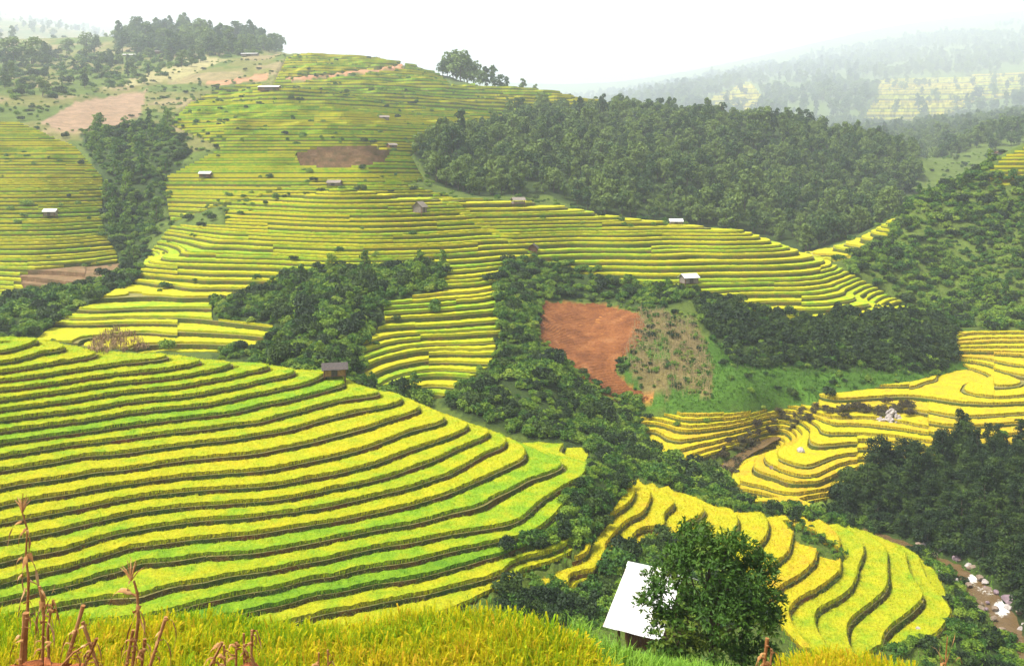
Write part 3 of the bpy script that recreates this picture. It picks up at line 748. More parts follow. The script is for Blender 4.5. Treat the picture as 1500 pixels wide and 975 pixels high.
def plant(zone, mask, spacing, meshes, smin, smax, kind, seed, up, avoid=True, sink=0.15, squash=(0.8, 1.25)):
    p = sample(mask, spacing, seed, avoid); r = np.random.default_rng(seed + 1)
    vis = seen(p, up * smax)
    for q, vv in zip(p, vis):
        s = r.uniform(smin, smax) * (1 + 0.35 * vnoise(np.array([q[0] / 9]), np.array([q[1] / 9]), 5)[0]); sz = s * r.uniform(*squash)
        inside = abs(q[0] / q[1]) < 0.585 and HY - F * q[2] / q[1] < 1000
        app = s * up / q[1] if (vv > 2 and inside) else -1.0
        SHR_OBJ.append((app, kind, r.integers(len(meshes)), q - np.array([0, 0, sink * s]), r.uniform(0, 6.28), (s, s, sz), zone))
BUSH = [bush_mesh('shrub', 10 + i, [M['shrub'], M['shrub'], M['shrub'], M['shrub'], M['lime'], M['dark']][i], n_=[520, 600, 460, 560, 480, 640][i], wide=[1.5, 1.8, 1.2, 1.6, 1.3, 1.9][i], tall=[1.6, 1.5, 2.0, 1.1, 1.4, 2.4][i], size=[.17, .19, .15, .16, .2, .19][i]) for i in range(6)]
DBUSH = [bush_mesh('shrub', 20 + i, M['dark'], n_=620, wide=1.7, tall=1.9, size=0.2) for i in range(2)]
BBUSH = [bush_mesh('shrub', 25 + i, M['brown'], n_=420, wide=1.5, tall=1.7, size=0.16) for i in range(2)]
FT = [tree_meshes(30 + i, M['forest'], h=[9.5, 8.5, 10.5, 8.0, 9.0][i], wide=[3.2, 3.7, 2.8, 3.9, 3.3][i], cone=[.0, .0, .25, .0, .0][i], n_=850, size=0.40, base=0.22, nl=14) for i in range(5)]
DT = [tree_meshes(40 + i, M['dark'], h=[7.5, 6.5, 8.0][i], wide=[2.6, 2.9, 2.4][i], n_=1500, size=0.24, base=0.08, nl=22) for i in range(3)]
GT = [tree_meshes(50 + i, M['shrub'], h=[6.5, 5.5][i], wide=[2.0, 2.2][i], n_=900, size=0.24, base=0.15) for i in range(2)]
def wholetree(cr, tr):
    a = np.empty(len(cr.vertices) * 3, np.float32); cr.vertices.foreach_get('co', a); b = np.empty(len(tr.vertices) * 3, np.float32); tr.vertices.foreach_get('co', b)
    fa = np.empty(len(cr.polygons) * 3, np.int32); cr.polygons.foreach_get('vertices', fa); fb = np.empty(len(tr.polygons) * 3, np.int32); tr.polygons.foreach_get('vertices', fb)
    V, Fc = cat_((a.reshape(-1, 3), fa.reshape(-1, 3)), (b.reshape(-1, 3), fb.reshape(-1, 3)))
    return mk_mesh('forest_tree', V, Fc, False, (cr.materials[0], M['bark']), np.r_[np.zeros(len(fa) // 3), np.ones(len(fb) // 3)])
FTW = [wholetree(*q) for q in FT]; DTW = [wholetree(*q) for q in DT]; GTW = [wholetree(*q) for q in GT]
MESHES = dict(bush=BUSH, dbush=DBUSH, bbush=BBUSH, ftree=FTW, dtree=DTW, gtree=GTW)

Z = {
 'gully': area([(640,590),(720,535),(735,490),(725,440),(735,388),(800,385),(1000,405),(1010,440),(960,455),(880,442),(790,440),(782,505),(860,562),(940,600),(930,625),(1000,690),(1060,700),(1100,740),(1000,720),(925,705),(860,660),(790,645),(700,620)], 138, 262),
 'thicket': area([(305,445),(390,430),(420,400),(560,392),(660,395),(650,425),(565,440),(560,470),(520,520),(545,575),(650,585),(600,600),(480,560),(400,540),(300,520),(390,500),(400,475),(310,468)], 146, 240),
 'foot': area([(1010,430),(1150,468),(1330,462),(1370,440),(1420,520),(1380,545),(1300,545),(1200,540),(1080,540),(1030,480)], 195, 262),
 'righthill': area([(1235,392),(1330,290),(1450,235),(1500,270),(1800,240),(1800,490),(1480,492),(1400,478),(1380,490),(1330,460)], 238, 352),
 'bank': area([(856,664),(930,700),(905,740),(880,795),(835,806),(716,822),(770,792),(822,762),(826,735),(858,690)], 98, 142),
 'below': area([(738,868),(780,862),(865,848),(930,800),(1000,785),(1060,812),(1100,860),(1130,905),(1000,925),(850,920),(735,905)], 84, 124),
 'streambank': area([(985,715),(1060,690),(1090,742),(1190,742),(1300,785),(1200,765),(1050,748)], 122, 168) | area([(1345,850),(1400,870),(1425,930),(1500,945),(1500,990),(1410,985),(1390,930),(1370,880)], 85, 125),
 'upstream': area([(1035,700),(1055,660),(1105,628),(1170,602),(1335,596),(1335,612),(1200,614),(1135,645),(1105,662),(1065,706)], 140, 215),
 'dark': area([(1200,745),(1270,694),(1390,655),(1500,640),(1800,620),(1800,930),(1560,1000),(1500,905),(1420,832),(1330,802),(1250,768)], 112, 168),
 'leftgully': area([(115,195),(240,180),(275,220),(250,290),(215,350),(215,400),(180,395),(150,330),(145,260)], 280, 440),
 'leftfoot': area([(-300,430),(90,425),(180,395),(215,385),(205,410),(110,455),(40,500),(-300,500)], 170, 275),
 'ridge': area([(165,66),(250,30),(330,10),(420,75),(330,86),(200,84)], 560, 1100),
 'farleft': area([(-400,0),(150,20),(190,66),(200,84),(60,125),(-400,140)], 560, 1250),
 'leftupper': area([(-400,70),(200,85),(300,90),(210,125),(60,150),(-400,170)], 450, 700),
 'forest': area([(600,222),(640,205),(735,192),(765,170),(850,165),(1330,185),(1345,260),(1310,318),(1180,378),(1100,350),(1000,330),(860,312),(800,285),(700,288),(640,272)], 332, 660),
 'grove': area([(640,125),(650,90),(735,110),(760,130),(700,132),(660,140)], 560, 680),
 'mist': (GY > far(560)) & (GU > 0.05) & (GU < 0.7) & (GY < far(1350)),
}
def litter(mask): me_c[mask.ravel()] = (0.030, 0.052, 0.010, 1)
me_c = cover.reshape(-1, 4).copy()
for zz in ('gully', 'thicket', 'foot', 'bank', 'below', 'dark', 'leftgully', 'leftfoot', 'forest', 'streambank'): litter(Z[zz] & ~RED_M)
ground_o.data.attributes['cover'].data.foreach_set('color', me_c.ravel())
plant('gully', Z['gully'], 1.55, BUSH, 0.75, 1.35, 'bush', 200, 1.6)
plant('thicket', Z['thicket'], 1.55, BUSH, 0.8, 1.45, 'bush', 210, 1.6)
plant('thicket_tree', Z['thicket'], 9.0, GTW, 0.55, 0.95, 'gtree', 211, 6)
plant('foot', Z['foot'], 1.8, DBUSH, 0.85, 1.5, 'dbush', 220, 1.8)
plant('foot', Z['foot'], 3.0, BUSH, 0.7, 1.3, 'bush', 221, 1.6)
plant('righthill', Z['righthill'], 2.2, BUSH, 0.8, 1.7, 'bush', 230, 1.6)
plant('righthill_tree', Z['righthill'], 11.0, GTW, 0.6, 1.1, 'gtree', 231, 6)
plant('bank', Z['bank'], 1.1, BUSH, 0.45, 0.85, 'bush', 240, 1.6)
plant('below', Z['below'], 1.3, BUSH, 0.55, 1.1, 'bush', 250, 1.6)
plant('streambank', Z['streambank'], 1.5, BUSH, 0.5, 1.0, 'bush', 260, 1.6)
plant('upstream', Z['upstream'], 1.3, BBUSH, 0.4, 0.9, 'bbush', 265, 1.7, avoid=False)
plant('dark_bush', Z['dark'], 2.0, DBUSH, 0.8, 1.4, 'dbush', 272, 1.8)
plant('streambank', area([(1300,786),(1345,808),(1400,848),(1432,900),(1430,965),(1330,990),(1290,955),(1385,932),(1402,905),(1372,838)], 92, 142), 1.25, BUSH, 0.4, 0.95, 'bush', 268, 1.6)
plant('streambank', area([(1145,763),(1178,770),(1244,815),(1226,824),(1172,796)], 100, 145), 1.0, BUSH, 0.25, 0.5, 'bush', 269, 1.6)
plant('meadow', area([(1040,545),(1420,520),(1430,545),(1200,592),(1050,608)], 175, 245), 3.0, BUSH, 0.25, 0.7, 'bush', 273, 1.6)
plant('dark_tree', Z['dark'], 2.5, DTW, 0.42, 0.78, 'dtree', 270, 7)
plant('leftgully', Z['leftgully'], 3.0, BUSH, 0.9, 1.8, 'bush', 280, 1.6)
plant('leftgully_tree', Z['leftgully'], 9.0, GTW, 0.8, 1.5, 'gtree', 281, 6)
plant('leftfoot', Z['leftfoot'], 2.4, BUSH, 0.9, 1.6, 'bush', 290, 1.6)
ridge_n = vnoise(GX / 55, GY / 55, 70) > -0.5
plant('farleft_tree', Z['farleft'] & (vnoise(GX / 90, GY / 90, 73) > 0.0), 60.0, FTW, 1.4, 3.0, 'ftree', 301, 9)
plant('mist_tree', PM['mist'] | PM['mist_far'], 90.0, FTW, 2.0, 3.6, 'ftree', 322, 9, avoid=False)
plant('ridge_tree', Z['ridge'] & ridge_n, 13.0, FTW, 1.2, 2.6, 'ftree', 300, 9)
plant('leftupper', Z['ridge'], 14.0, BUSH, 1.5, 3.2, 'bush', 303, 1.6)
plant('leftupper_tree', Z['leftupper'], 24.0, FTW, 0.6, 1.4, 'ftree', 305, 9)
plant('leftupper', Z['leftupper'], 11.0, BUSH, 1.2, 3.0, 'bush', 306, 1.6)
plant('forest_tree', Z['forest'], 5.2, FTW, 0.6, 1.3, 'ftree', 310, 9)
for px_g, hp in ((648,26),(655,34),(664,42),(674,50),(684,46),(694,38),(703,28),(712,30),(722,32),(731,26),(742,20),(765,20),(785,15),(836,15),(862,10),(893,13),(668,36),(680,40)):
    Yg = float(far(600)) + rng.uniform(-8, 8); xg = (px_g - CX) / F * Yg; sg = hp * Yg / F / 9.0
    SHR_OBJ.append((.02 + hp * 1e-4, 'ftree', px_g % 5, np.array((xg, Yg, float(ground(np.array([xg]), np.array([Yg]))[0]) - .4)), px_g * 1.7, (sg, sg, sg), 'grove_tree'))
plant('rededge', (np.abs(sdf(GPX, GPY, RED)) < 7) & ~RED_M & (GY > 170) & (GY < 260), 1.5, BUSH, 0.35, 0.75, 'bush', 340, 1.6)
plant('cornslope', area([(945,458),(1010,460),(1045,540),(1045,590),(965,582),(912,540)], 170, 250), 1.9, BUSH, 0.35, 0.8, 'bush', 345, 1.6)
plant('mist_tree', Z['mist'] & ~Z['forest'] & (GY < far(850)), 11.0, FTW, 0.8, 1.6, 'ftree', 321, 9)
plant('mist_tree', Z['mist'] & ~Z['forest'] & (GY >= far(850)) & (vnoise(GX / 160, GY / 160, 72) > -.25), 32.0, FTW, 2.4, 4.4, 'ftree', 320, 9)
spread = (GY > 165) & (GY < far(560)) & ~Z['forest'] & ~RED_M
for k_ in Z: spread &= ~Z[k_]
plant('spread', spread, 9.0, BUSH, 0.5, 1.2, 'bush', 330, 1.6)
hedge = (GY > 170) & (GY < far(640))
plant('hedge', hedge & (vnoise(GX / 30, GY / 12, 71) > 0.15), 9.0, BUSH, 0.5, 1.2, 'bush', 335, 1.6, avoid=False)

LAB = {
 'gully': ('shrub', 'leafy green shrub in the thicket winding down beside the red ploughed field', 'shrubs in the central gully'),
 'thicket': ('shrub', 'green shrub in the hollow thicket between terraces behind the stilt hut', 'shrubs in the hollow thicket'),
 'thicket_tree': ('small_tree', 'small leafy tree rising from the hollow thicket between the terraces', 'small trees in the hollow thicket'),
 'foot': ('shrub', 'dark green shrub on the slope under the long terraced shoulder', 'shrubs under the terraced shoulder'),
 'righthill': ('shrub', 'shrub on the rough hill above the upper valley fields', 'shrubs on the rough hill'),
 'righthill_tree': ('small_tree', 'small tree growing on the rough shrub covered hill', 'small trees on the rough hill'),
 'bank': ('shrub', 'low bright shrub on the bank below the nose of the terraced spur', 'shrubs on the spur bank'),
 'below': ('shrub', 'bushy shrub on the slope behind the white roofed hut', 'shrubs behind the white roofed hut'),
 'streambank': ('shrub', 'low green shrub on the bank of the stream', 'shrubs along the stream'),
 'upstream': ('shrub', 'brownish dry shrub along the narrow upper stream', 'dry shrubs along the upper stream'),
 'dark_bush': ('shrub', 'very dark shrub under the dark trees by the stream', 'shrubs under the dark trees'),
 'dark_tree': ('riverside_tree', 'dense dark green tree on the far bank over the stream rapids', 'dark trees on the far stream bank'),
 'leftgully': ('shrub', 'shrub in the steep wooded gully between two terraced slopes', 'shrubs in the wooded gully'),
 'leftgully_tree': ('small_tree', 'tree standing in the steep wooded gully between two terraced slopes', 'trees in the wooded gully'),
 'leftfoot': ('shrub', 'shrub at the foot of the slope with the harvested brown terraces', 'shrubs at the slope foot'),
 'ridge_tree': ('ridge_tree', 'hazy tree on the wooded ridge above the farmhouses', 'trees on the wooded ridge'),
 'farleft_tree': ('hillside_tree', 'hazy tree on the far open slope beyond the wooded ridge', 'trees on the far open slope'),
 'leftupper_tree': ('hillside_tree', 'lone tree on the open hillside below the farmhouses', 'trees on the open hillside'),
 'leftupper': ('shrub', 'shrub on the open hillside below the farmhouses', 'shrubs on the open hillside'),
 'forest_tree': ('forest_tree', 'dark grey green tree in the forest behind the terraced shoulder', 'trees of the hillside forest'),
 'grove_tree': ('grove_tree', 'tall tree in the small grove on the terraced skyline', 'trees of the skyline grove'),
 'mist_tree': ('misty_tree', 'pale tree on the mountainside fading into the mist', 'trees on the misty mountainside'),
 'rededge': ('shrub', 'low shrub fringing the red ploughed field', 'shrubs around the red field'),
 'cornslope': ('shrub', 'low shrub among the dry corn beside the red field', 'shrubs among dry corn'),
 'meadow': ('shrub', 'low shrub dotted on the bright green grass slope', 'shrubs on the bright grass slope'),
 'spread': ('shrub', 'low shrub on the open grass between the terraces', 'shrubs on open grass'),
 'hedge': ('shrub', 'small shrub on the edge of a terrace bank', 'shrubs on terrace banks'),
}
PARTED = dict(ftree=FT, dtree=DT, gtree=GT)
from collections import defaultdict
SRC = {}
by_kind = defaultdict(list)
for q in SHR_OBJ: by_kind['shrub' if 'bush' in q[1] else q[1]].append(q)
rest = defaultdict(list)
for kk, lst in by_kind.items():
    lst.sort(key=lambda q: -q[0])
    for i, q in enumerate(lst):
        app, kind, mi, pos, rz, sc, zone = q
        if i < 300 and app > 0:
            nm, lb, gp = LAB[zone]
            ct = 'shrub' if nm == 'shrub' else 'tree'
            if kind in ('dtree',):
                o = empty(nm, pos, rz); o.scale = sc
                mk_obj('crown', DT[mi][0], o); mk_obj('trunk', DT[mi][1], o)
            else:
                o = mk_obj(nm, MESHES[kind][mi], None, pos); o.rotation_euler = (0, 0, rz); o.scale = sc
                SRC.setdefault((kind, mi), o)
            look = (['rounded', 'broad', 'upright', 'low spreading', 'pale leaved', 'dark leaved'] if kind == 'bush' else ['round', 'ragged'] if kind in ('dbush', 'bbush') else ['slim', 'round headed', 'pointed', 'wide crowned', 'tall'])[mi]
            big = 'large' if sc[0] > 1.05 else 'small'
            if lb.split()[0] in ('tall', 'small', 'low', 'lone'): big = ''
            lb = (look + ' ' + (big + ' ' if big else '') + lb) if not (kind == 'dtree') else look + ' ' + lb
            tag(o, lb, ct, gp + ', ' + look + (' ' + big if kind != 'dtree' else ''))
        else: rest[(kind, int(mi))].append(q)
STUFF = dict(bush=('undergrowth', 'dense green undergrowth filling the gullies and slopes', 'undergrowth'), dbush=('undergrowth', 'dark undergrowth on the slope below the shoulder', 'undergrowth'),
             dtree=('far_woodland', 'dark trees massed on the far stream bank', 'woodland'), bbush=('undergrowth', 'brownish undergrowth along the upper stream', 'undergrowth'), ftree=('far_woodland', 'far woodland reading as one mass on the hillsides', 'woodland'), gtree=('far_woodland', 'small trees scattered through the far thickets', 'woodland'))
for (kind, mi), lst in rest.items():
    src = SRC.get((kind, mi))
    if src is None:
        app, kd, m2, pos, rz, sc, zone = lst[0]; nm, lb, gp = LAB[zone]; lst = lst[1:]
        src = mk_obj(nm, MESHES[kd][m2], None, pos); src.rotation_euler = (0, 0, rz); src.scale = sc; tag(src, lb, 'shrub' if nm == 'shrub' else 'tree', gp)
    if not lst: continue
    nm, lb, ct = STUFF[kind]
    o = scatter_gn(nm, [q[3] for q in lst], [(0, 0, q[4]) for q in lst], [q[5] for q in lst], src)
    tag(o, lb, ct, kind='stuff')
print('plants', {k: len(v) for k, v in by_kind.items()})
# ------------------------------------------------------------------ plain materials for built things
def simple(name, stops, scale=2.0, rough=0.8, bmp=0.3, dist=0.05, detail=5, spec=0.2):
    m, t, b = mat(name); tc = N(t, 'ShaderNodeTexCoord').outputs['Object']
    n1 = noise(t, scale, detail, 0.65, tc)
    t.links.new(ramp(t, n1, stops), b.inputs['Base Color']); b.inputs['Roughness'].default_value = rough; b.inputs['Specular IOR Level'].default_value = spec
    bump(t, b, n1, bmp, dist); M[name] = m; return m
simple('white_sheet', [(0.3, (0.40, 0.41, 0.42)), (0.5, (0.56, 0.56, 0.56)), (0.75, (0.46, 0.40, 0.34))], 1.2, 0.45, 0.1, 0.02, spec=0.4)
simple('grey_thatch', [(0.3, (0.10, 0.085, 0.075)), (0.7, (0.26, 0.22, 0.19))], 4.0, 0.95, 0.8, 0.1)
simple('dark_tile', [(0.3, (0.035, 0.028, 0.028)), (0.7, (0.09, 0.075, 0.07))], 4.0, 0.85, 0.5)
simple('plank', [(0.3, (0.07, 0.035, 0.02)), (0.7, (0.19, 0.10, 0.055))], 3.0, 0.9, 0.5)
simple('grey_plank', [(0.3, (0.10, 0.085, 0.08)), (0.7, (0.24, 0.20, 0.18))], 3.0, 0.9, 0.5)
simple('ochre_plank', [(0.3, (0.16, 0.085, 0.03)), (0.7, (0.32, 0.18, 0.07))], 3.0, 0.9, 0.5)
simple('stone', [(0.3, (0.10, 0.07, 0.05)), (0.55, (0.20, 0.15, 0.11)), (0.75, (0.30, 0.25, 0.20))], 1.3, 0.75, 0.7, 0.15)
simple('pale_stone', [(0.3, (0.20, 0.17, 0.16)), (0.7, (0.42, 0.38, 0.36))], 2.0, 0.8, 0.7, 0.1)
simple('purple_stone', [(0.3, (0.09, 0.06, 0.075)), (0.6, (0.22, 0.16, 0.18)), (0.8, (0.48, 0.40, 0.40))], 0.9, 0.7, 0.7, 0.15)
simple('dry_stalk', [(0.25, (0.08, 0.028, 0.01)), (0.45, (0.22, 0.095, 0.03)), (0.7, (0.42, 0.24, 0.10))], 9.0, 0.8, 0.5, 0.01)
simple('dry_leaf', [(0.25, (0.16, 0.06, 0.018)), (0.5, (0.36, 0.19, 0.07)), (0.8, (0.62, 0.46, 0.26))], 12.0, 0.75, 0.4, 0.01)
simple('red_soil', [(0.3, (0.16, 0.05, 0.018)), (0.6, (0.32, 0.105, 0.035)), (0.8, (0.42, 0.16, 0.06))], 6.0, 0.95, 1.0, 0.05)
simple('straw', [(0.3, (0.22, 0.16, 0.07)), (0.7, (0.42, 0.33, 0.17))], 3.0, 0.9, 0.2)
simple('dry_scrub', [(0.3, (0.14, 0.085, 0.035)), (0.7, (0.30, 0.20, 0.10))], 0.8, 0.9, 0.2)
def box_m(x0, x1, y0, y1, z0, z1):
    V = np.array([(x, y, z) for x in (x0, x1) for y in (y0, y1) for z in (z0, z1)], float)
    Fc = np.array([(0, 1, 3), (0, 3, 2), (4, 6, 7), (4, 7, 5), (0, 4, 5), (0, 5, 1), (2, 3, 7), (2, 7, 6), (0, 2, 6), (0, 6, 4), (1, 5, 7), (1, 7, 3)])
    return V, Fc
def part(name, vf, m, parent, smooth=False):
    return mk_obj(name, mk_mesh(name, vf[0], vf[1], smooth, (m,)), parent)
def slab(p00, p10, p11, p01, th, nx=1, wave=0.0, ny=1, ragged=0.0, seed=1):
    """a roof slope: corners along the eave then the ridge, with thickness; wave > 0 corrugates across nx"""
    r = np.random.default_rng(seed)
    p00, p10, p11, p01 = [np.array(p, float) for p in (p00, p10, p11, p01)]
    nn = np.cross(p10 - p00, p01 - p00); nn /= np.linalg.norm(nn)
    V, Fc = [], []
    for lay in (0, 1):
        for j in range(ny + 1):
            for i in range(nx + 1):
                a, b = i / nx, j / ny
                p = (p00 * (1 - a) + p10 * a) * (1 - b) + (p01 * (1 - a) + p11 * a) * b
                p = p + nn * (wave * math.sin(i * math.pi / 2) - th * lay)
                if ragged and j == 0: p = p + (p00 - p01) / np.linalg.norm(p00 - p01) * r.uniform(-ragged, ragged)
                V.append(p)
    w_ = nx + 1; L = w_ * (ny + 1)
    def q(a, b, c, d): Fc.extend([(a, b, c), (a, c, d)])
    for j in range(ny):
        for i in range(nx):
            a = j * w_ + i; q(a, a + 1, a + 1 + w_, a + w_); q(a + L, a + w_ + L, a + 1 + w_ + L, a + 1 + L)
    for i in range(nx): q(i, i + L, i + 1 + L, i + 1); a = ny * w_ + i; q(a, a + 1, a + 1 + L, a + L)
    for j in range(ny): a = j * w_; q(a, a + w_, a + w_ + L, a + L); a = j * w_ + nx; q(a, a + L, a + w_ + L, a + w_)
    return np.array(V), np.array(Fc)
def field_hut(px, py, w_, d_, h_, rz, roof, wall, label, stilt=0.7, pitch=0.55, name='field_hut', cat='hut', over=0.45, open_=False, grp=None):
    x, y, z = hit(px, py)
    o = empty(name, (x, y, z - 0.15), rz); tag(o, label, cat, grp)
    a, b = w_ / 2, d_ / 2; zt = stilt + h_
    for sx in (-1, 1):
        for sy in (-1, 1): part('post', box_m(sx * a - .07, sx * a + .07, sy * b - .07, sy * b + .07, -1.6, zt), M['plank'], o)
    part('floor', box_m(-a - .1, a + .1, -b - .1, b + .1, stilt - .1, stilt), M['plank'], o)
    hw = h_ * (0.55 if open_ else 1.0)
    t_ = 0.05
    wl = part('wall', cat_(box_m(-a + .075, a - .075, -b - t_ / 2, -b + t_ / 2, stilt + .003, stilt + hw), box_m(-a + .075, a - .075, b - t_ / 2, b + t_ / 2, stilt + .003, stilt + hw),
              box_m(-a - t_ / 2, -a + t_ / 2, -b + .075, b - .075, stilt + .003, stilt + hw), box_m(a - t_ / 2, a + t_ / 2, -b + .075, b - .075, stilt + .003, stilt + hw)), wall, o)
    if not open_: part('door', box_m(-a * .35, a * .25, -b - .06, -b - .03, stilt + .01, stilt + min(1.5, h_ * .85)), M['dark_tile'], wl)
    rise = b * pitch + over * 0
    e = over; ze = zt - e * pitch; zr = zt + b * pitch
    for s in (-1, 1):
        A, B_ = (-a - e) * -s, (a + e) * -s
        part('roof_slope', slab((A, s * (b + e), ze), (B_, s * (b + e), ze), (B_, 0, zr), (A, 0, zr), .06, 8, 0, 2, 0.06 if roof is not M['white_sheet'] else 0, seed=px), roof, o)
    for sx in (-1, 1):
        g = np.array([(sx * (a - .01), -b, zt), (sx * (a - .01), b, zt), (sx * (a - .01), 0, zr - .08)]); part('gable', cat_((g, np.array([(0, 1, 2)])), (g - [sx * .05, 0, 0], np.array([(0, 2, 1)]))), wall, wl)
    return o
W_, T_, D_ = M['white_sheet'], M['grey_thatch'], M['dark_tile']
field_hut(74, 319, 3.6, 2.6, 1.6, 0.1, W_, M['grey_plank'], 'pale roofed stilt hut on the yellow slope left of the wooded gully', 0.9)
field_hut(301, 264, 4.0, 2.6, 1.5, 0.0, W_, M['plank'], 'small stilt hut with white roof beside the top of the wooded gully', 0.9)
field_hut(490, 272, 4.4, 2.8, 1.2, -0.15, T_, M['grey_plank'], 'low grey thatched hut on the crown of the terraced hill', 0.3)
field_hut(615, 312, 3.4, 3.0, 2.0, 1.2, T_, M['grey_plank'], 'steep brown thatched hut on the shoulder path of the terraced hill', 0.2, 0.9)
field_hut(759, 300, 3.8, 2.8, 1.4, 0.3, T_, M['grey_plank'], 'weathered grey hut on green terraces below the forest', 0.7, open_=True)
field_hut(781, 366, 2.6, 2.4, 1.2, 1.4, D_, M['plank'], 'tiny dark hut at the head of the central gully', 0.1, 0.8)
field_hut(1009, 417, 4.0, 3.0, 1.7, 0.35, W_, M['grey_plank'], 'white roofed hut where the shoulder terraces meet the thicket', 0.4)
field_hut(990, 327, 3.8, 2.4, 1.0, 0.0, W_, M['grey_plank'], 'hut with pale roof just over the crest of the shoulder', 0.2)
field_hut(490, 553, 3.4, 2.6, 1.3, 0.25, D_, M['ochre_plank'], 'dark roofed ochre stilt hut on the back edge of the near spur', 0.7, 0.5)
field_hut(574, 218, 3.4, 2.6, 1.3, 0.6, T_, M['plank'], 'small brown hut beside the harvested brown terraces', 0.3)
field_hut(563, 176, 4.4, 3.0, 1.5, 0.2, T_, M['grey_plank'], 'dull hut under trees on the upper terraced slope', 0.3)
field_hut(395, 135, 12.5, 5.0, 2.2, -0.12, W_, M['plank'], 'long farmhouse with pale roof below the red road cutting', 0.1, 0.35, 'farmhouse', 'house')
field_hut(190, 82, 13.0, 5.5, 2.4, 0.0, W_, M['plank'], 'pale roofed farmhouse leftmost under the wooded ridge', 0.1, 0.35, 'farmhouse', 'house')
field_hut(238, 78, 15.0, 5.5, 2.6, 0.15, T_, M['plank'], 'grey roofed farmhouse between two others under the wooded ridge', 0.1, 0.4, 'farmhouse', 'house')
field_hut(366, 84, 15.0, 5.0, 2.2, -0.1, W_, M['grey_plank'], 'low pale farmhouse at the end of the wooded ridge', 0.1, 0.3, 'farmhouse', 'house')
field_hut(1463, 226, 5.0, 3.4, 2.0, 0.3, M['plank'], M['plank'], 'reddish brown wooden house above the corner terraces by the forest', 0.2, 0.5, 'farmhouse', 'house')

# ------------------------------------------------------------------ the white roofed hut in front
BL, TL = np.array((3.71, 36.0, -18.2)), np.array((5.21, 38.5, -16.76))
ev = np.array((1.9, -1.0, 0)); ev /= np.linalg.norm(ev); WID = 2.4
hut = empty('field_hut', (BL + TL + ev * WID) [0:3] / 1.0 * 0 + np.array(((BL + TL)[0] / 2 + ev[0] * WID / 2, (BL + TL)[1] / 2 + ev[1] * WID / 2, -20.6)))
tag(hut, 'hut with a white metal sheet roof beside the bushy tree', 'hut')
o3 = np.array(hut.location)
up_ = TL - BL; up_ = up_ - ev * np.dot(up_, ev)
c0 = BL - o3
bk = np.array((up_[0], up_[1], -up_[2]))
ns = 4
for k in range(ns):                              # overlapping roof sheets
    a0, a1 = WID * k / ns - 0.03, WID * (k + 1) / ns + 0.03
    lift = np.array((0, 0, 0.012 * (k % 2)))
    part('roof_sheet', slab(c0 + ev * a0 + lift, c0 + ev * a1 + lift, c0 + ev * a1 + up_ + lift, c0 + ev * a0 + up_ + lift, .012, 32, .011, 2), W_, hut)
    part('roof_sheet', slab(c0 + ev * a1 + up_ + bk * .8 + lift, c0 + ev * a0 + up_ + bk * .8 + lift, c0 + ev * a0 + up_ + lift, c0 + ev * a1 + up_ + lift, .012, 32, .011, 2), W_, hut)
part('ridge_cap', slab(c0 + ev * -0.05 + up_ * .95 + (0, 0, .035), c0 + ev * (WID + .05) + up_ * .95 + (0, 0, .035), c0 + ev * (WID + .05) + up_ * 1.02 + (0, 0, .045), c0 + ev * -0.05 + up_ * 1.02 + (0, 0, .045), .015), W_, hut)
for f in (0.06, 0.5, 0.92):
    a = c0 + up_ * f - (0, 0, .07); part('purlin', tube([a - ev * .08, a + ev * (WID + .08)], [.035, .035]), M['plank'], hut)
hz_ = np.array((up_[0], up_[1], 0)); hz_ /= np.linalg.norm(hz_); run = math.hypot(up_[0], up_[1])
def at_(e, s, z): return c0 * np.array((1, 1, 0)) + ev * e + hz_ * s + np.array((0, 0, z))
for e in (0.45, WID - .3):
    for s in (0.55, run, run * 1.6):
        zt = c0[2] + up_[2] * min(s / run, 2 - s / run) - .1
        part('post', tube([at_(e, s, -2.4), at_(e, s, zt)], [.07, .06]), M['plank'], hut)
def plank_wall(e0, s0, e1, s1, z0, z1, nn):
    for k in range(nn):
        a, b = k / nn + .004, (k + 1) / nn - .004
        p, q = at_(e0 + (e1 - e0) * a, s0 + (s1 - s0) * a, 0), at_(e0 + (e1 - e0) * b, s0 + (s1 - s0) * b, 0)
        part('plank', slab((p[0], p[1], z0), (q[0], q[1], z0), (q[0], q[1], z1 + .02 * (k % 3)), (p[0], p[1], z1 + .02 * (k % 3)), .025), M['plank'], hut)
plank_wall(.45, 1.3, WID - .3, 1.3, .55, c0[2] + .15, 12); plank_wall(.42, run * 1.6, .42, 1.32, .55, c0[2] + .15, 14)
part('floor', slab(at_(.3, .4, .55), at_(WID - .2, .4, .55), at_(WID - .2, run * 1.65, .55), at_(.3, run * 1.65, .55), .06), M['plank'], hut)

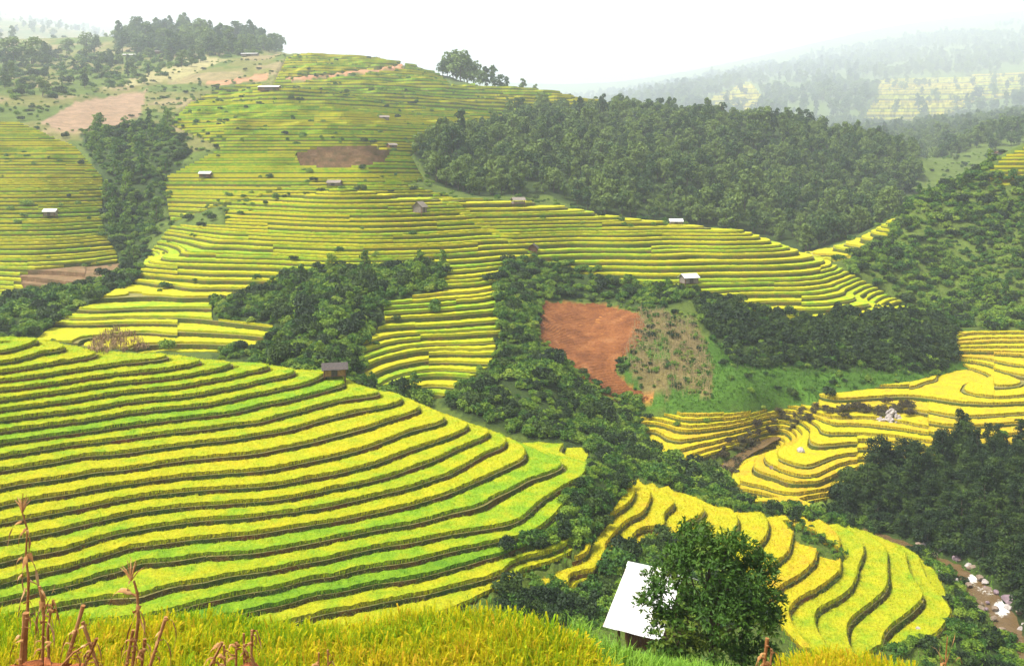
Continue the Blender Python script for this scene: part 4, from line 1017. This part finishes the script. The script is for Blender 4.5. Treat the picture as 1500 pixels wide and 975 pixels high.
# ------------------------------------------------------------------ bushy tree beside the hut
r_ = np.random.default_rng(77)
tx, ty = (1042 - CX) / F * 31.5, 31.5; tz = float(ground(np.array([tx]), np.array([ty]))[0])
bt = empty('leafy_tree', (tx, ty, tz)); tag(bt, 'bushy dark green tree with narrow leaves half covering the white roof', 'tree')
tips = []; lob = [((-.2, 0, 3.9), (1.35, 1.3, 1.15)), ((-1.55, .1, 3.0), (1.05, 1.1, 1.0)), ((1.3, 0, 3.3), (1.15, 1.1, 1.0)), ((.5, -.2, 4.75), (.75, .8, .55)), ((-.55, 0, 5.0), (.75, .7, .6)), ((-1.5, -.2, 1.7), (1.0, 1.0, 1.0)),
     ((1.75, 0, 1.9), (.95, .9, .95)), ((.2, -.5, 2.3), (1.5, 1.2, 1.3)), ((0, -.4, .9), (1.6, 1.2, .9)), ((-.9, .1, 4.1), (.9, .9, .75)), ((1.9, .2, 3.9), (.55, .6, .5)), ((-2.2, 0, 2.5), (.55, .6, .6)), ((1.1, 0, 4.5), (.6, .6, .45)), ((2.2, 0, 2.7), (.5, .5, .5)), ((-1.7, -.3, .6), (.9, .9, .8)), ((1.6, -.3, .7), (1.0, .9, .8))]
p, nn = crown_pts(r_, [(c, tuple(.9 * np.array(q))) for c, q in lob], 2700, 0.55)
m_ = 7; pp = np.repeat(p, m_, 0); n2 = np.repeat(nn, m_, 0); k = len(pp)
d = r_.normal(0, 1, (k, 3)) + n2 * 0.7; d[:, 2] -= 0.25; d /= np.linalg.norm(d, axis=1)[:, None]
sd_ = np.cross(d, n2 + r_.normal(0, .3, (k, 3))); sd_ /= np.linalg.norm(sd_, axis=1)[:, None] + 1e-9
ln = r_.uniform(.13, .24, (k, 1)); Vt = np.stack([pp, pp + d * ln * .5 - sd_ * .034, pp + d * ln + (0, 0, -.015), pp + d * ln * .5 + sd_ * .034], 1).reshape(-1, 3)
i4 = np.arange(k)[:, None] * 4; Ft = np.concatenate([i4 + [0, 1, 2], i4 + [0, 2, 3]], 0)
M['tree_leaf'] = leaf_mat('tree_leaf', (0.020, 0.06, 0.008), (0.055, 0.125, 0.012), (0.26, 0.26, 0.03), 0.1, 0.3)
part('crown', (Vt, Ft), M['tree_leaf'], bt)
prt = [tube([(0, 0, -.6), (.1, 0, 1.2), (-.1, .1, 3.0), (0, 0, 4.6)], [.16, .13, .08, .03], 8)]
for c, q in lob: prt.append(tube([(0.05, 0, min(c[2] * .5, 2.0)), (c[0] * .6, c[1] * .6, c[2] * .72), c], [.06, .04, .012], 5))
part('trunk', cat_(*prt), M['bark'], bt, True)

# ------------------------------------------------------------------ near rice field
def far_edge(px): return np.interp(px, [-300, 0, 500, 620, 720, 850, 900], [19.9, 19.9, 20.0, 20.2, 19.6, 19.0, 18.5])
def rice_plants(xs, ys, zs, seed, hh=0.9, crop=0.56):
    r = np.random.default_rng(seed); nb = 11; m = len(xs) * nb
    o = np.repeat(np.stack([xs, ys, zs], 1), nb, 0) + r.normal(0, .045, (m, 3)) * (1, 1, 0)
    az = r.uniform(0, 6.28, m); L = hh * r.uniform(.65, 1.1, m); ben = r.uniform(.12, .75, m); isp = (np.arange(m) % nb) < 4
    ben[isp] *= 1.3; dx, dy = np.cos(az), np.sin(az); wd = np.where(isp, .019, .013) * r.uniform(.8, 1.3, m)
    V = []
    for f in (0, .45, .8, 1.0):
        z = L * (f - .42 * ben * f ** 3 * np.where(isp, 1.35, 1)); q = L * ben * .6 * f * f
        c = o + np.stack([dx * q, dy * q, z], 1); ww = wd * (1 - .75 * f if True else 1); ww = np.where(isp & (f > .7), wd * 1.6 * (1.15 - f * .6), ww)
        s_ = np.stack([-dy * ww, dx * ww, 0 * ww], 1); V += [c - s_, c + s_]
    V = np.stack(V, 1).reshape(-1, 3); b = np.arange(m)[:, None] * 8
    Fc = np.concatenate([b + q for q in ([0, 1, 3], [0, 3, 2], [2, 3, 5], [2, 5, 4], [4, 5, 7], [4, 7, 6])], 0)
    cr = crop + r.normal(0, .16, m) + np.where(isp, .22, -.06) + np.repeat(0.18 * vnoise(xs * .5, ys * 1.3, 40) + .05 * np.clip(xs / 6, -1, 1) - .04, nb); cr = np.tile(np.clip(cr, 0.1, 1.0), 6)
    return V, Fc, cr
r_ = np.random.default_rng(5)
k = 4200; px_ = r_.uniform(-130, 905, k); Y0 = 15.6; fe = far_edge(px_); Yq = Y0 + (fe - Y0) * np.sqrt(r_.random(k)); X_ = (px_ - CX) / F * Yq
ok = ~((px_ > 840) & (r_.random(k) < (px_ - 840) / 65)); X_, Yq, px_ = X_[ok], Yq[ok], px_[ok]
V, Fc, cr = rice_plants(X_, Yq, ground(X_, Yq) - .03, 6)
nf = hill('near_field')
me = mk_mesh('rice_crop', V, Fc, False, (M['blade'],), None, {'crop': ('FACE', 'FLOAT', cr)})
tag(mk_obj('rice_crop', me, nf), kind='stuff')
k = 900; px_ = r_.uniform(1135, 1420, k); fe = np.interp(px_, [1135, 1200, 1340, 1420], [18.7, 18.5, 18.0, 17.4]); Yq = 16.0 + (fe - 16.0) * np.sqrt(r_.random(k)); X_ = (px_ - CX) / F * Yq
V, Fc, cr = rice_plants(X_, Yq, ground(X_, Yq) - .03, 7, crop=.66)
me = mk_mesh('rice_crop', V, Fc, False, (M['blade'],), None, {'crop': ('FACE', 'FLOAT', cr)})
tag(mk_obj('rice_crop', me, nf), kind='stuff')
# weeds and grass, near and on the bright slopes
def grass_patch(name, X_, Y_, hh, wid, seed, m, label, nb=7):
    r = np.random.default_rng(seed); k = len(X_) * nb
    o = np.repeat(np.stack([X_, Y_, ground(X_, Y_) - .05], 1), nb, 0); o[:, :2] += r.normal(0, hh * .18, (k, 2))
    az = r.uniform(0, 6.28, k); L = hh * r.uniform(.5, 1.2, k); be = r.uniform(.1, .8, k); d = np.stack([np.cos(az), np.sin(az), 0 * az], 1); s_ = np.stack([-np.sin(az), np.cos(az), 0 * az], 1) * wid
    mid = o + d * (L * be * .3)[:, None] + np.stack([0 * L, 0 * L, L * .6], 1); tip = o + d * (L * be)[:, None] + np.stack([0 * L, 0 * L, L * (1 - .35 * be)], 1)
    V = np.stack([o - s_, o + s_, mid - s_ * .8, mid + s_ * .8, tip], 1).reshape(-1, 3); b = np.arange(k)[:, None] * 5
    Fc = np.concatenate([b + q for q in ([0, 1, 3], [0, 3, 2], [2, 3, 4])], 0)
    return tag(mk_obj(name, mk_mesh(name, V, Fc, False, (m,))), label, 'grass', kind='stuff')
M['meadow'] = leaf_mat('meadow_blade', (0.03, 0.09, 0.007), (0.055, 0.15, 0.009), (0.12, 0.22, 0.014))
k = 1500; px_ = r_.uniform(840, 1160, k); Y_ = r_.uniform(15.5, 30, k); X_ = (px_ - CX) / F * Y_
grass_patch('wild_grass', X_, Y_, 0.55, .012, 11, M['grass'], 'bright green grass on the bank below the white roofed hut')
q = sample(area([(1000,520),(1420,490),(1440,545),(1200,595),(1040,612),(940,600),(1000,580)], 175, 245), 0.75, 12)
grass_patch('meadow_grass', q[:, 0], q[:, 1], 0.8, .05, 13, M['meadow'], 'bright green grass slope under the dark shrubs', 5)
q = sample((GY > 90) & (GY < 150) & (GU > -.3) & (GU < .55), 1.0, 14)
grass_patch('bank_grass', q[:, 0], q[:, 1], 0.6, .04, 15, M['grass'], 'green grass on banks around the near terraces', 5)
q = sample(area([(935,458),(1010,470),(1040,540),(1040,590),(960,578),(910,535)], 170, 250), 0.8, 16)
k = len(q); rr = np.random.default_rng(17); st = []
for p in q:
    for _ in range(2):
        a = p + np.array((rr.normal(0, .4), rr.normal(0, .4), -.2)); hgt = rr.uniform(1.2, 2.3); ln_ = np.array((rr.normal(0, .15), rr.normal(0, .15), hgt))
        w3 = np.array((.05, 0, 0)); lf_ = np.array((rr.normal(0, .5), rr.normal(0, .3), -.2)); mdl = a + ln_ * .7
        st.append((np.array([a - w3, a + w3, a + ln_ + w3 * .4, a + ln_ - w3 * .4, mdl, mdl + lf_, mdl + lf_ * .6 + (0, 0, .18)]), np.array([(0, 1, 2), (0, 2, 3), (4, 5, 6)])))
tag(part('dry_corn', cat_(*st), M['straw'], None), 'dry pale corn stalks standing on the slope beside the red field', 'corn', kind='stuff')
q = sample(area([(125,520),(135,497),(165,485),(195,490),(220,515)], 140, 205), 0.9, 18, avoid=False)
grass_patch('dry_grass', q[:, 0], q[:, 1], 1.3, .06, 19, M['dry_scrub'], 'dry brown grass mound behind the near spur', 8)

# ------------------------------------------------------------------ ploughed red field
d = dict(Y=(180, 250), u=(775, 1010), poly=RED); PADDY['_red'] = d
u, G = region_grid('_red', 2.0, 300); del PADDY['_red']
G[:, :, 3] += 2.2 * vnoise(G[:, :, 0] * F / 7, np.exp(G[:, :, 1]) / 1.6, 52) + 2 * vnoise(G[:, :, 0] * F / 2.5, np.exp(G[:, :, 1]) / .7, 53)
T3 = tris_of(G); PL, c = clip(T3, np.full(len(T3), 3), 3, 0.0, True); V, tr = fan(PL, c)
y = np.exp(V[:, 1]); x = V[:, 0] * y
z = V[:, 2] + .22 + (.09 + .06 * vnoise(x / 4, y / 4, 54)) * np.sin(2 * np.pi * (V[:, 2] + .12 * vnoise(x / 6, y / 6, 50) + .05 * vnoise(x, y, 55)) / .36) + .12 * vnoise(x * 1.3, y * 1.3, 51)
def red_mat():
    m, t, b = mat('ploughed_soil'); n1 = noise(t, .25, 4); n2 = noise(t, 2.4, 5, .75)
    c = ramp(t, n1, [(.3, (.12, .042, .012)), (.55, (.20, .075, .020)), (.75, (.26, .12, .042))])
    c = mixc(t, 1.0, c, ramp(t, n2, [(.3, (.55, .5, .5)), (.62, (1.15, 1.1, 1.1)), (.78, (1.5, 1.6, 1.6))]), 'MULTIPLY')
    t.links.new(c, b.inputs['Base Color']); bump(t, b, n2, 1.0, .3); return m
tag(mk_obj('ploughed_field', mk_mesh('ploughed_field', np.stack([x, y, z], 1), tr, False, (red_mat(),))), kind='structure')

# ------------------------------------------------------------------ stream, rapids and rocks
path = np.array(STREAM); ts = np.linspace(0, len(path) - 1, 140); ip = np.stack([np.interp(ts, np.arange(len(path)), path[:, k]) for k in range(3)], 1)
ker = np.ones(9) / 9
for k in range(3): ip[4:-4, k] = np.convolve(ip[:, k], ker, 'valid')
tg = np.gradient(ip, axis=0); sd_ = np.stack([-tg[:, 1], tg[:, 0], 0 * tg[:, 0]], 1); sd_ /= np.linalg.norm(sd_, axis=1)[:, None]
V, nw = [], 9
for j in range(nw):
    f = (j / (nw - 1) - .5) * 2; q = ip + sd_ * f * np.interp(ts, [0, 4.5, 6, 13], [1.1, 1.1, 2.4, 2.4])[:, None]; q[:, 2] += -.45 + .12 * vnoise(q[:, 0] * 1.1, q[:, 1] * 1.1, 60) + .06 * vnoise(q[:, 0] * 3, q[:, 1] * 3, 61); V.append(q)
V = np.stack(V, 1); ix = np.arange(140 * nw).reshape(140, nw)
Fq = np.stack([ix[:-1, :-1], ix[1:, :-1], ix[1:, 1:], ix[:-1, 1:]], 2).reshape(-1, 4)
foam = np.clip(vnoise(V[:, :, 0] * .45, V[:, :, 1] * .45, 62) * .5, 0, 1); fx = V[:, :, 0] / V[:, :, 1] * F + CX; fy = HY - F * V[:, :, 2] / V[:, :, 1]
for cx_, cy_, rr_ in ((1468, 890, 15), (1425, 847, 9)): foam = np.maximum(foam, 1.3 - np.hypot(fx - cx_, fy - cy_) / rr_)
foam = np.where(fx < 1390, foam * .35, foam)
m, t, b = mat('stream_water'); fa = N(t, 'ShaderNodeAttribute', attribute_name='foam').outputs['Fac']; n2 = noise(t, 2.2, 4, .7)
mm = N(t, 'ShaderNodeMath', operation='ADD'); t.links.new(fa, mm.inputs[0]); t.links.new(n2, mm.inputs[1])
t.links.new(ramp(t, mm.outputs[0], [(.95, (.11, .07, .03)), (1.0, (.11, .07, .03))]), b.inputs['Base Color'])
mc = N(t, 'ShaderNodeMapRange'); mc.inputs[1].default_value = .95; mc.inputs[2].default_value = 1.25; t.links.new(mm.outputs[0], mc.inputs[0])
t.links.new(mixc(t, mc.outputs[0], (.11, .07, .03), (.85, .86, .85)), b.inputs['Base Color']); b.inputs['Roughness'].default_value = .12; b.inputs['Specular IOR Level'].default_value = .5
bump(t, b, n2, .5, .15)
tag(mk_obj('stream_water', mk_mesh('stream_water', V.reshape(-1, 3), Fq, True, (m,), None, {'foam': ('POINT', 'FLOAT', foam.ravel())})), kind='structure')
def rock_vf(seed, s):
    import bmesh
    bm = bmesh.new(); bmesh.ops.create_icosphere(bm, subdivisions=2, radius=1); V = np.array([v.co[:] for v in bm.verts]); Fc = np.array([[v.index for v in f.verts] for f in bm.faces]); bm.free()
    r = np.random.default_rng(seed)
    for _ in range(7):
        n_ = r.normal(0, 1, 3); n_ /= np.linalg.norm(n_); dd = V @ n_; lim = r.uniform(.45, .85); V = V - np.outer(np.maximum(dd - lim, 0), n_)
    V = V + r.normal(0, .03, V.shape); return V * np.array(s), Fc
ROCKS = [(1446,852,1.7,'stone','broad tan boulder above the white rapids'), (1431,845,1.0,'stone','small tan rock at the head of the rapids'), (1478,868,1.8,'purple_stone','large dark boulder right of the rapids'), (1437,884,1.2,'stone','tan rock left of the rapids'),
 (1455,878,1.1,'purple_stone','grey rock in the middle of the stream'), (1497,884,1.2,'stone','tan rock on the far side of the rapids'), (1447,930,2.0,'purple_stone','long purple grey boulder at the edge of the golden field'), (1408,838,1.2,'stone','flat rock on the calm brown pool bank'),
 (1378,834,1.3,'pale_stone','pale rock at the calm pool below the last fields'), (1054,692,1.0,'stone','rock in the upper stream below the valley fields'), (1070,676,0.9,'pale_stone','pale rock in the narrow upper stream'), (1100,655,1.3,'stone','boulder at the top bend of the stream'),
 (1174,657,1.5,'pale_stone','pale boulder standing in the yellow valley field'), (1132,682,1.0,'stone','brown boulder between two valley fields'), (1495,905,1.0,'pale_stone','pale rock below the rapids'), (1460,905,.8,'pale_stone','small pale rock in the white water'), (1475,945,1.3,'stone','brown rock under the stream side bushes'),
 (1345,916,.5,'pale_stone','small white stone on the lowest green field')]
for i, (px, py, s, mt, lb) in enumerate(ROCKS):
    x, y, z = hit(px, py + 3); r = np.random.default_rng(i); sx = 1.7 if 'long' in lb else 1.15
    o = part('boulder', rock_vf(i + 5, (s * sx * .6, s * .6, s * .48)), M[mt], None); o.location = (x, y, z - .25 + .1 * s); o.rotation_euler = (0, 0.25 if 'long' in lb else 0, r.uniform(-.5, .5)); tag(o, lb, 'rock')
r = np.random.default_rng(21); rkm = [mk_mesh('river_stone', *rock_vf(120 + k, (.55, .5, .4)), False, (M[['stone', 'pale_stone', 'purple_stone', 'stone'][k]],)) for k in range(4)]
LOOK = ['tan', 'pale', 'dark purple grey', 'brown']
for k in range(46):
    a = ip[int(r.uniform(78, 139))] + sd_[70] * 0; j = int(r.uniform(78, 139)); sg = r.choice([-1, 1]) * r.uniform(.8, 3.0); a = ip[j] + sd_[j] * sg; sc_ = r.uniform(.4, 1.5)
    o = mk_obj('river_stone', rkm[k % 4], None, (a[0], a[1], a[2] - .35 + abs(sg) * .12)); o.scale = [sc_] * 3; o.rotation_euler = (0, 0, r.uniform(0, 6)); sz_ = 'large' if sc_ > .95 else 'small'
    tag(o, f'{sz_} {LOOK[k % 4]} river stone in the stream beside the lowest fields', 'rock', f'{sz_} {LOOK[k % 4]} river stones')
x, y, z = hit(1305, 615); sp_ = tag(empty('stone_pile', (x, y, z - .6)), 'heap of pale stones piled beside the valley fields', 'stones'); r = np.random.default_rng(9)
stm = [mk_mesh('stone', *rock_vf(80 + k, (.42, .36, .30)), False, (M['pale_stone'],)) for k in range(4)]
for k in range(85):
    a, q = r.uniform(0, 6.28), math.sqrt(r.random()); hh = (1 - q) * 2.7 * r.uniform(.75, 1.05)
    o = mk_obj('stone', stm[k % 4], sp_, (math.cos(a) * q * 2.8, math.sin(a) * q * 2.0, hh)); o.rotation_euler = r.uniform(0, 6, 3); o.scale = [r.uniform(.7, 1.5)] * 3

# ------------------------------------------------------------------ dry corn in the foreground
def q3(px, py, Y): return np.array(((px - CX) / F * Y, Y, -(py - HY) / F * Y))
def strip(pts_, wid, twist=0.3, seed=0):
    """a dry leaf: a curled ribbon along points"""
    r = np.random.default_rng(seed); P_ = np.array(pts_, float); tt = np.linspace(0, len(P_) - 1, 12); C_ = np.stack([np.interp(tt, np.arange(len(P_)), P_[:, k]) for k in range(3)], 1)
    C_[1:-1] = (C_[:-2] + C_[1:-1] * 2 + C_[2:]) / 4
    V = []
    for i, c in enumerate(C_):
        d_ = C_[min(i + 1, 11)] - C_[max(i - 1, 0)]; d_ /= np.linalg.norm(d_) + 1e-9; a = r.uniform(-.2, .2) + twist * i * .35
        s_ = np.cross(d_, (0.1, 1, 0.05)); s_ /= np.linalg.norm(s_) + 1e-9; n_ = np.cross(d_, s_); s_ = s_ * math.cos(a) + n_ * math.sin(a); ww = wid * (1 - (i / 11.5) ** 1.5) * r.uniform(.45, 1.3)
        V += [c - s_ * ww, c + n_ * ww * .45, c + s_ * ww]
    Fc = []
    for i in range(11):
        b = i * 3
        for k in (0, 1): Fc += [(b + k, b + k + 1, b + k + 4), (b + k, b + k + 4, b + k + 3)]
    return np.array(V), np.array(Fc)
def corn(label, Y, stems, lvs=(), tassel=None, name='corn_stalk', grp=None):
    bx, by = stems[0][0][0]
    b = q3(bx, by, Y); o = empty(name, b); tag(o, label, 'corn stalk', grp)
    for k, (pl, w0, w1) in enumerate(stems):
        P_ = [q3(x, y, Y + .02 * k * ((-1) ** k)) - b for x, y in pl]
        if pl[0][1] >= 970: P_ = [P_[0] + (P_[0] - P_[1]) / np.linalg.norm(P_[0] - P_[1]) * .16] + P_
        fine = []; 
        for a, c in zip(P_[:-1], P_[1:]): fine += [a + (c - a) * f for f in np.linspace(0, 1, 5)[:-1]]
        fine.append(P_[-1]); n_ = len(fine); rad = [(w0 + (w1 - w0) * i / (n_ - 1)) * .58 / F * Y / 2 * (1.22 if i % 4 == 0 else 1) for i in range(n_)]
        V, Fc = tube(fine, rad, 8); top = len(V); V = np.concatenate([V, [fine[-1]]]); Fc = np.concatenate([Fc, [(top - 8 + k2, top - 8 + (k2 + 1) % 8, top) for k2 in range(8)]])
        st0 = part('stem', (V, Fc), M['dry_stalk'], o, False) if k == 0 else (part('stem', (V, Fc), M['dry_stalk'], o, False), st0)[1]
    rs = np.random.default_rng(int(bx) + 3); lvs = list(lvs)
    for pl, w0, w1 in stems:
        for _ in range(5 if w0 > 5 else 2):
            f = rs.uniform(.25, .95); x0, y0 = pl[0][0] + (pl[-1][0] - pl[0][0]) * f, pl[0][1] + (pl[-1][1] - pl[0][1]) * f; sg = rs.choice([-1, 1]); L = rs.uniform(14, 46)
            lvs.append(([(x0, y0), (x0 + sg * L * .25, y0 - rs.uniform(-4, 8)), (x0 + sg * L * .45, y0 + L * .4), (x0 + sg * L * rs.uniform(.3, .6), y0 + L)], rs.uniform(4, 9)))
    for k, (pl, wd) in enumerate(lvs): part('leaf', strip([q3(x, y, Y - .03 - .012 * (k % 3)) - b for x, y in pl], wd * .62 / F * Y / 2, .5 + .4 * (k % 2), k), M['dry_leaf'], st0, True)
    if tassel:
        tx_, ty_, L = tassel; r = np.random.default_rng(int(tx_)); a = q3(tx_, ty_, Y) - b; tb = []
        for k in range(7):
            f = (k - 3) / 3; e = q3(tx_ + f * L * .45 + r.normal(0, 2), ty_ - L * (1 - .35 * abs(f)) + r.normal(0, 2), Y + r.normal(0, .04)) - b; mdl = (a + e) / 2 + np.array((0, 0, .01)); tb.append(tube([a, mdl, e], [.0035, .003, .0012], 5))
        part('tassel', cat_(*tb), M['dry_leaf'], st0)
    return o
corn('tall broken corn stalk with tassel and shredded pale husks', 4.3, [([(36,985),(40,900),(42,850),(38,815),(40,775),(32,748)], 9, 3)],
     [([(42,812),(34,825),(32,850),(36,875)], 16), ([(42,810),(52,830),(56,855),(60,880)], 12), ([(40,772),(28,785),(27,800)], 9), ([(40,775),(44,790),(42,812)], 9), ([(38,860),(30,880),(26,905)], 10), ([(44,850),(60,858),(66,885),(66,900)], 7)], (33, 750, 26))
corn('corn stalk wrapped in shredded husks, beside the tall tasselled one', 4.2, [([(62,985),(64,900),(58,858)], 8, 5)], [([(60,862),(70,880),(74,915)], 12), ([(62,880),(54,905),(52,940)], 12), ([(66,900),(76,905),(80,930)], 9), ([(64,895),(76,870),(81,855)], 4)])
corn('thick bare corn stump at the foot of the tall tasselled stalk', 4.1, [([(30,990),(38,897)], 15, 13)], [([(30,930),(22,935),(18,950)], 9)])
corn('dark slim corn stalk with curled leaf behind the husk wrapped one', 4.4, [([(72,985),(70,920),(78,878)], 8, 5)], [([(78,878),(84,893),(80,925)], 9)])
corn('bare corn stick leaning right over the red soil', 4.2, [([(92,988),(122,886)], 11, 9)], [([(112,918),(116,930),(114,945)], 6)])
corn('bare corn stick leaning left across another', 4.35, [([(148,990),(121,910)], 9, 8)], [([(138,935),(142,950),(146,985)], 6)])
corn('pale fallen corn stem lying over the soil mound', 4.0, [([(80,985),(108,955),(132,940)], 6, 4), ([(118,988),(142,934)], 9, 7)])
corn('tasselled corn stalk with one long arching leaf', 4.4, [([(192,990),(203,905),(201,868),(196,850)], 10, 5)], [([(199,872),(178,862),(164,872),(158,894)], 11), ([(204,885),(196,905),(186,930),(182,975)], 10), ([(205,905),(214,930),(214,960)], 9), ([(190,850),(187,860),(187,875)], 5)], (192, 850, 34))
corn('short split corn stick beside the arching leaf stalk', 4.2, [([(215,990),(243,903)], 9, 8)], [([(232,935),(226,950),(225,975)], 8)])
corn('cut corn stub at the foot of the arching leaf stalk', 4.3, [([(182,990),(195,922)], 9, 7), ([(206,990),(212,935)], 8, 7)])
corn('low corn stub with drooping pale leaf', 4.0, [([(300,990),(326,940)], 8, 6), ([(330,985),(328,944)], 6, 5)], [([(325,940),(310,950),(298,972)], 9)])
corn('three upright cut corn stubs on a red clod', 4.2, [([(346,985),(346,940)], 6, 6), ([(358,982),(357,927)], 6, 5), ([(368,985),(369,922)], 7, 6)])
corn('pair of tiny corn stubs in the rice edge', 4.2, [([(467,990),(467,955)], 5, 4), ([(481,990),(480,951)], 5, 4)], [([(481,955),(486,962),(487,975)], 4)])
corn('white cut corn stub in front of the bushy tree', 5.0, [([(1117,990),(1124,934)], 9, 8), ([(1128,990),(1130,950)], 5, 5)])
corn('withered corn tuft in front of the stream side fields', 5.0, [([(1384,992),(1386,955),(1388,932)], 5, 2)], [([(1386,975),(1372,950),(1362,945)], 3), ([(1386,970),(1398,935),(1399,925)], 3), ([(1385,980),(1375,962),(1378,940)], 3), ([(1386,985),(1405,960),(1410,972)], 3)])
r = np.random.default_rng(3)
for px, py, s in ((20,980,.05), (45,974,.05), (68,973,.06), (90,976,.05), (110,981,.05), (350,981,.05), (366,978,.05), (33,984,.05), (58,982,.06), (80,984,.05)):
    o = part('soil_clod', rock_vf(int(px), (s * 1.2, s, s * .75)), M['red_soil'], None); o.location = q3(px, py + 3, 4.15 + r.uniform(-.1, .15)); tag(o, 'crumbly red soil clod among the corn stubs', 'soil clod', 'red soil clods')

# ------------------------------------------------------------------ the misty air
hb = part('haze', box_m(-5400, 5400, -270, 6200, -77, 1320), M['bark'], None)
m = bpy.data.materials.new('haze'); m.use_nodes = True; t = m.node_tree; t.nodes.clear()
pv_ = N(t, 'ShaderNodeVolumePrincipled'); pv_.inputs['Color'].default_value = (0.80, 0.88, 1.0, 1); pv_.inputs['Density'].default_value = 0.00025; pv_.inputs['Anisotropy'].default_value = 0.1
t.links.new(pv_.outputs[0], N(t, 'ShaderNodeOutputMaterial').inputs['Volume']); hb.data.materials.clear(); hb.data.materials.append(m)
tag(hb, 'pale mist hanging over the valley and far slopes', 'haze', kind='stuff')
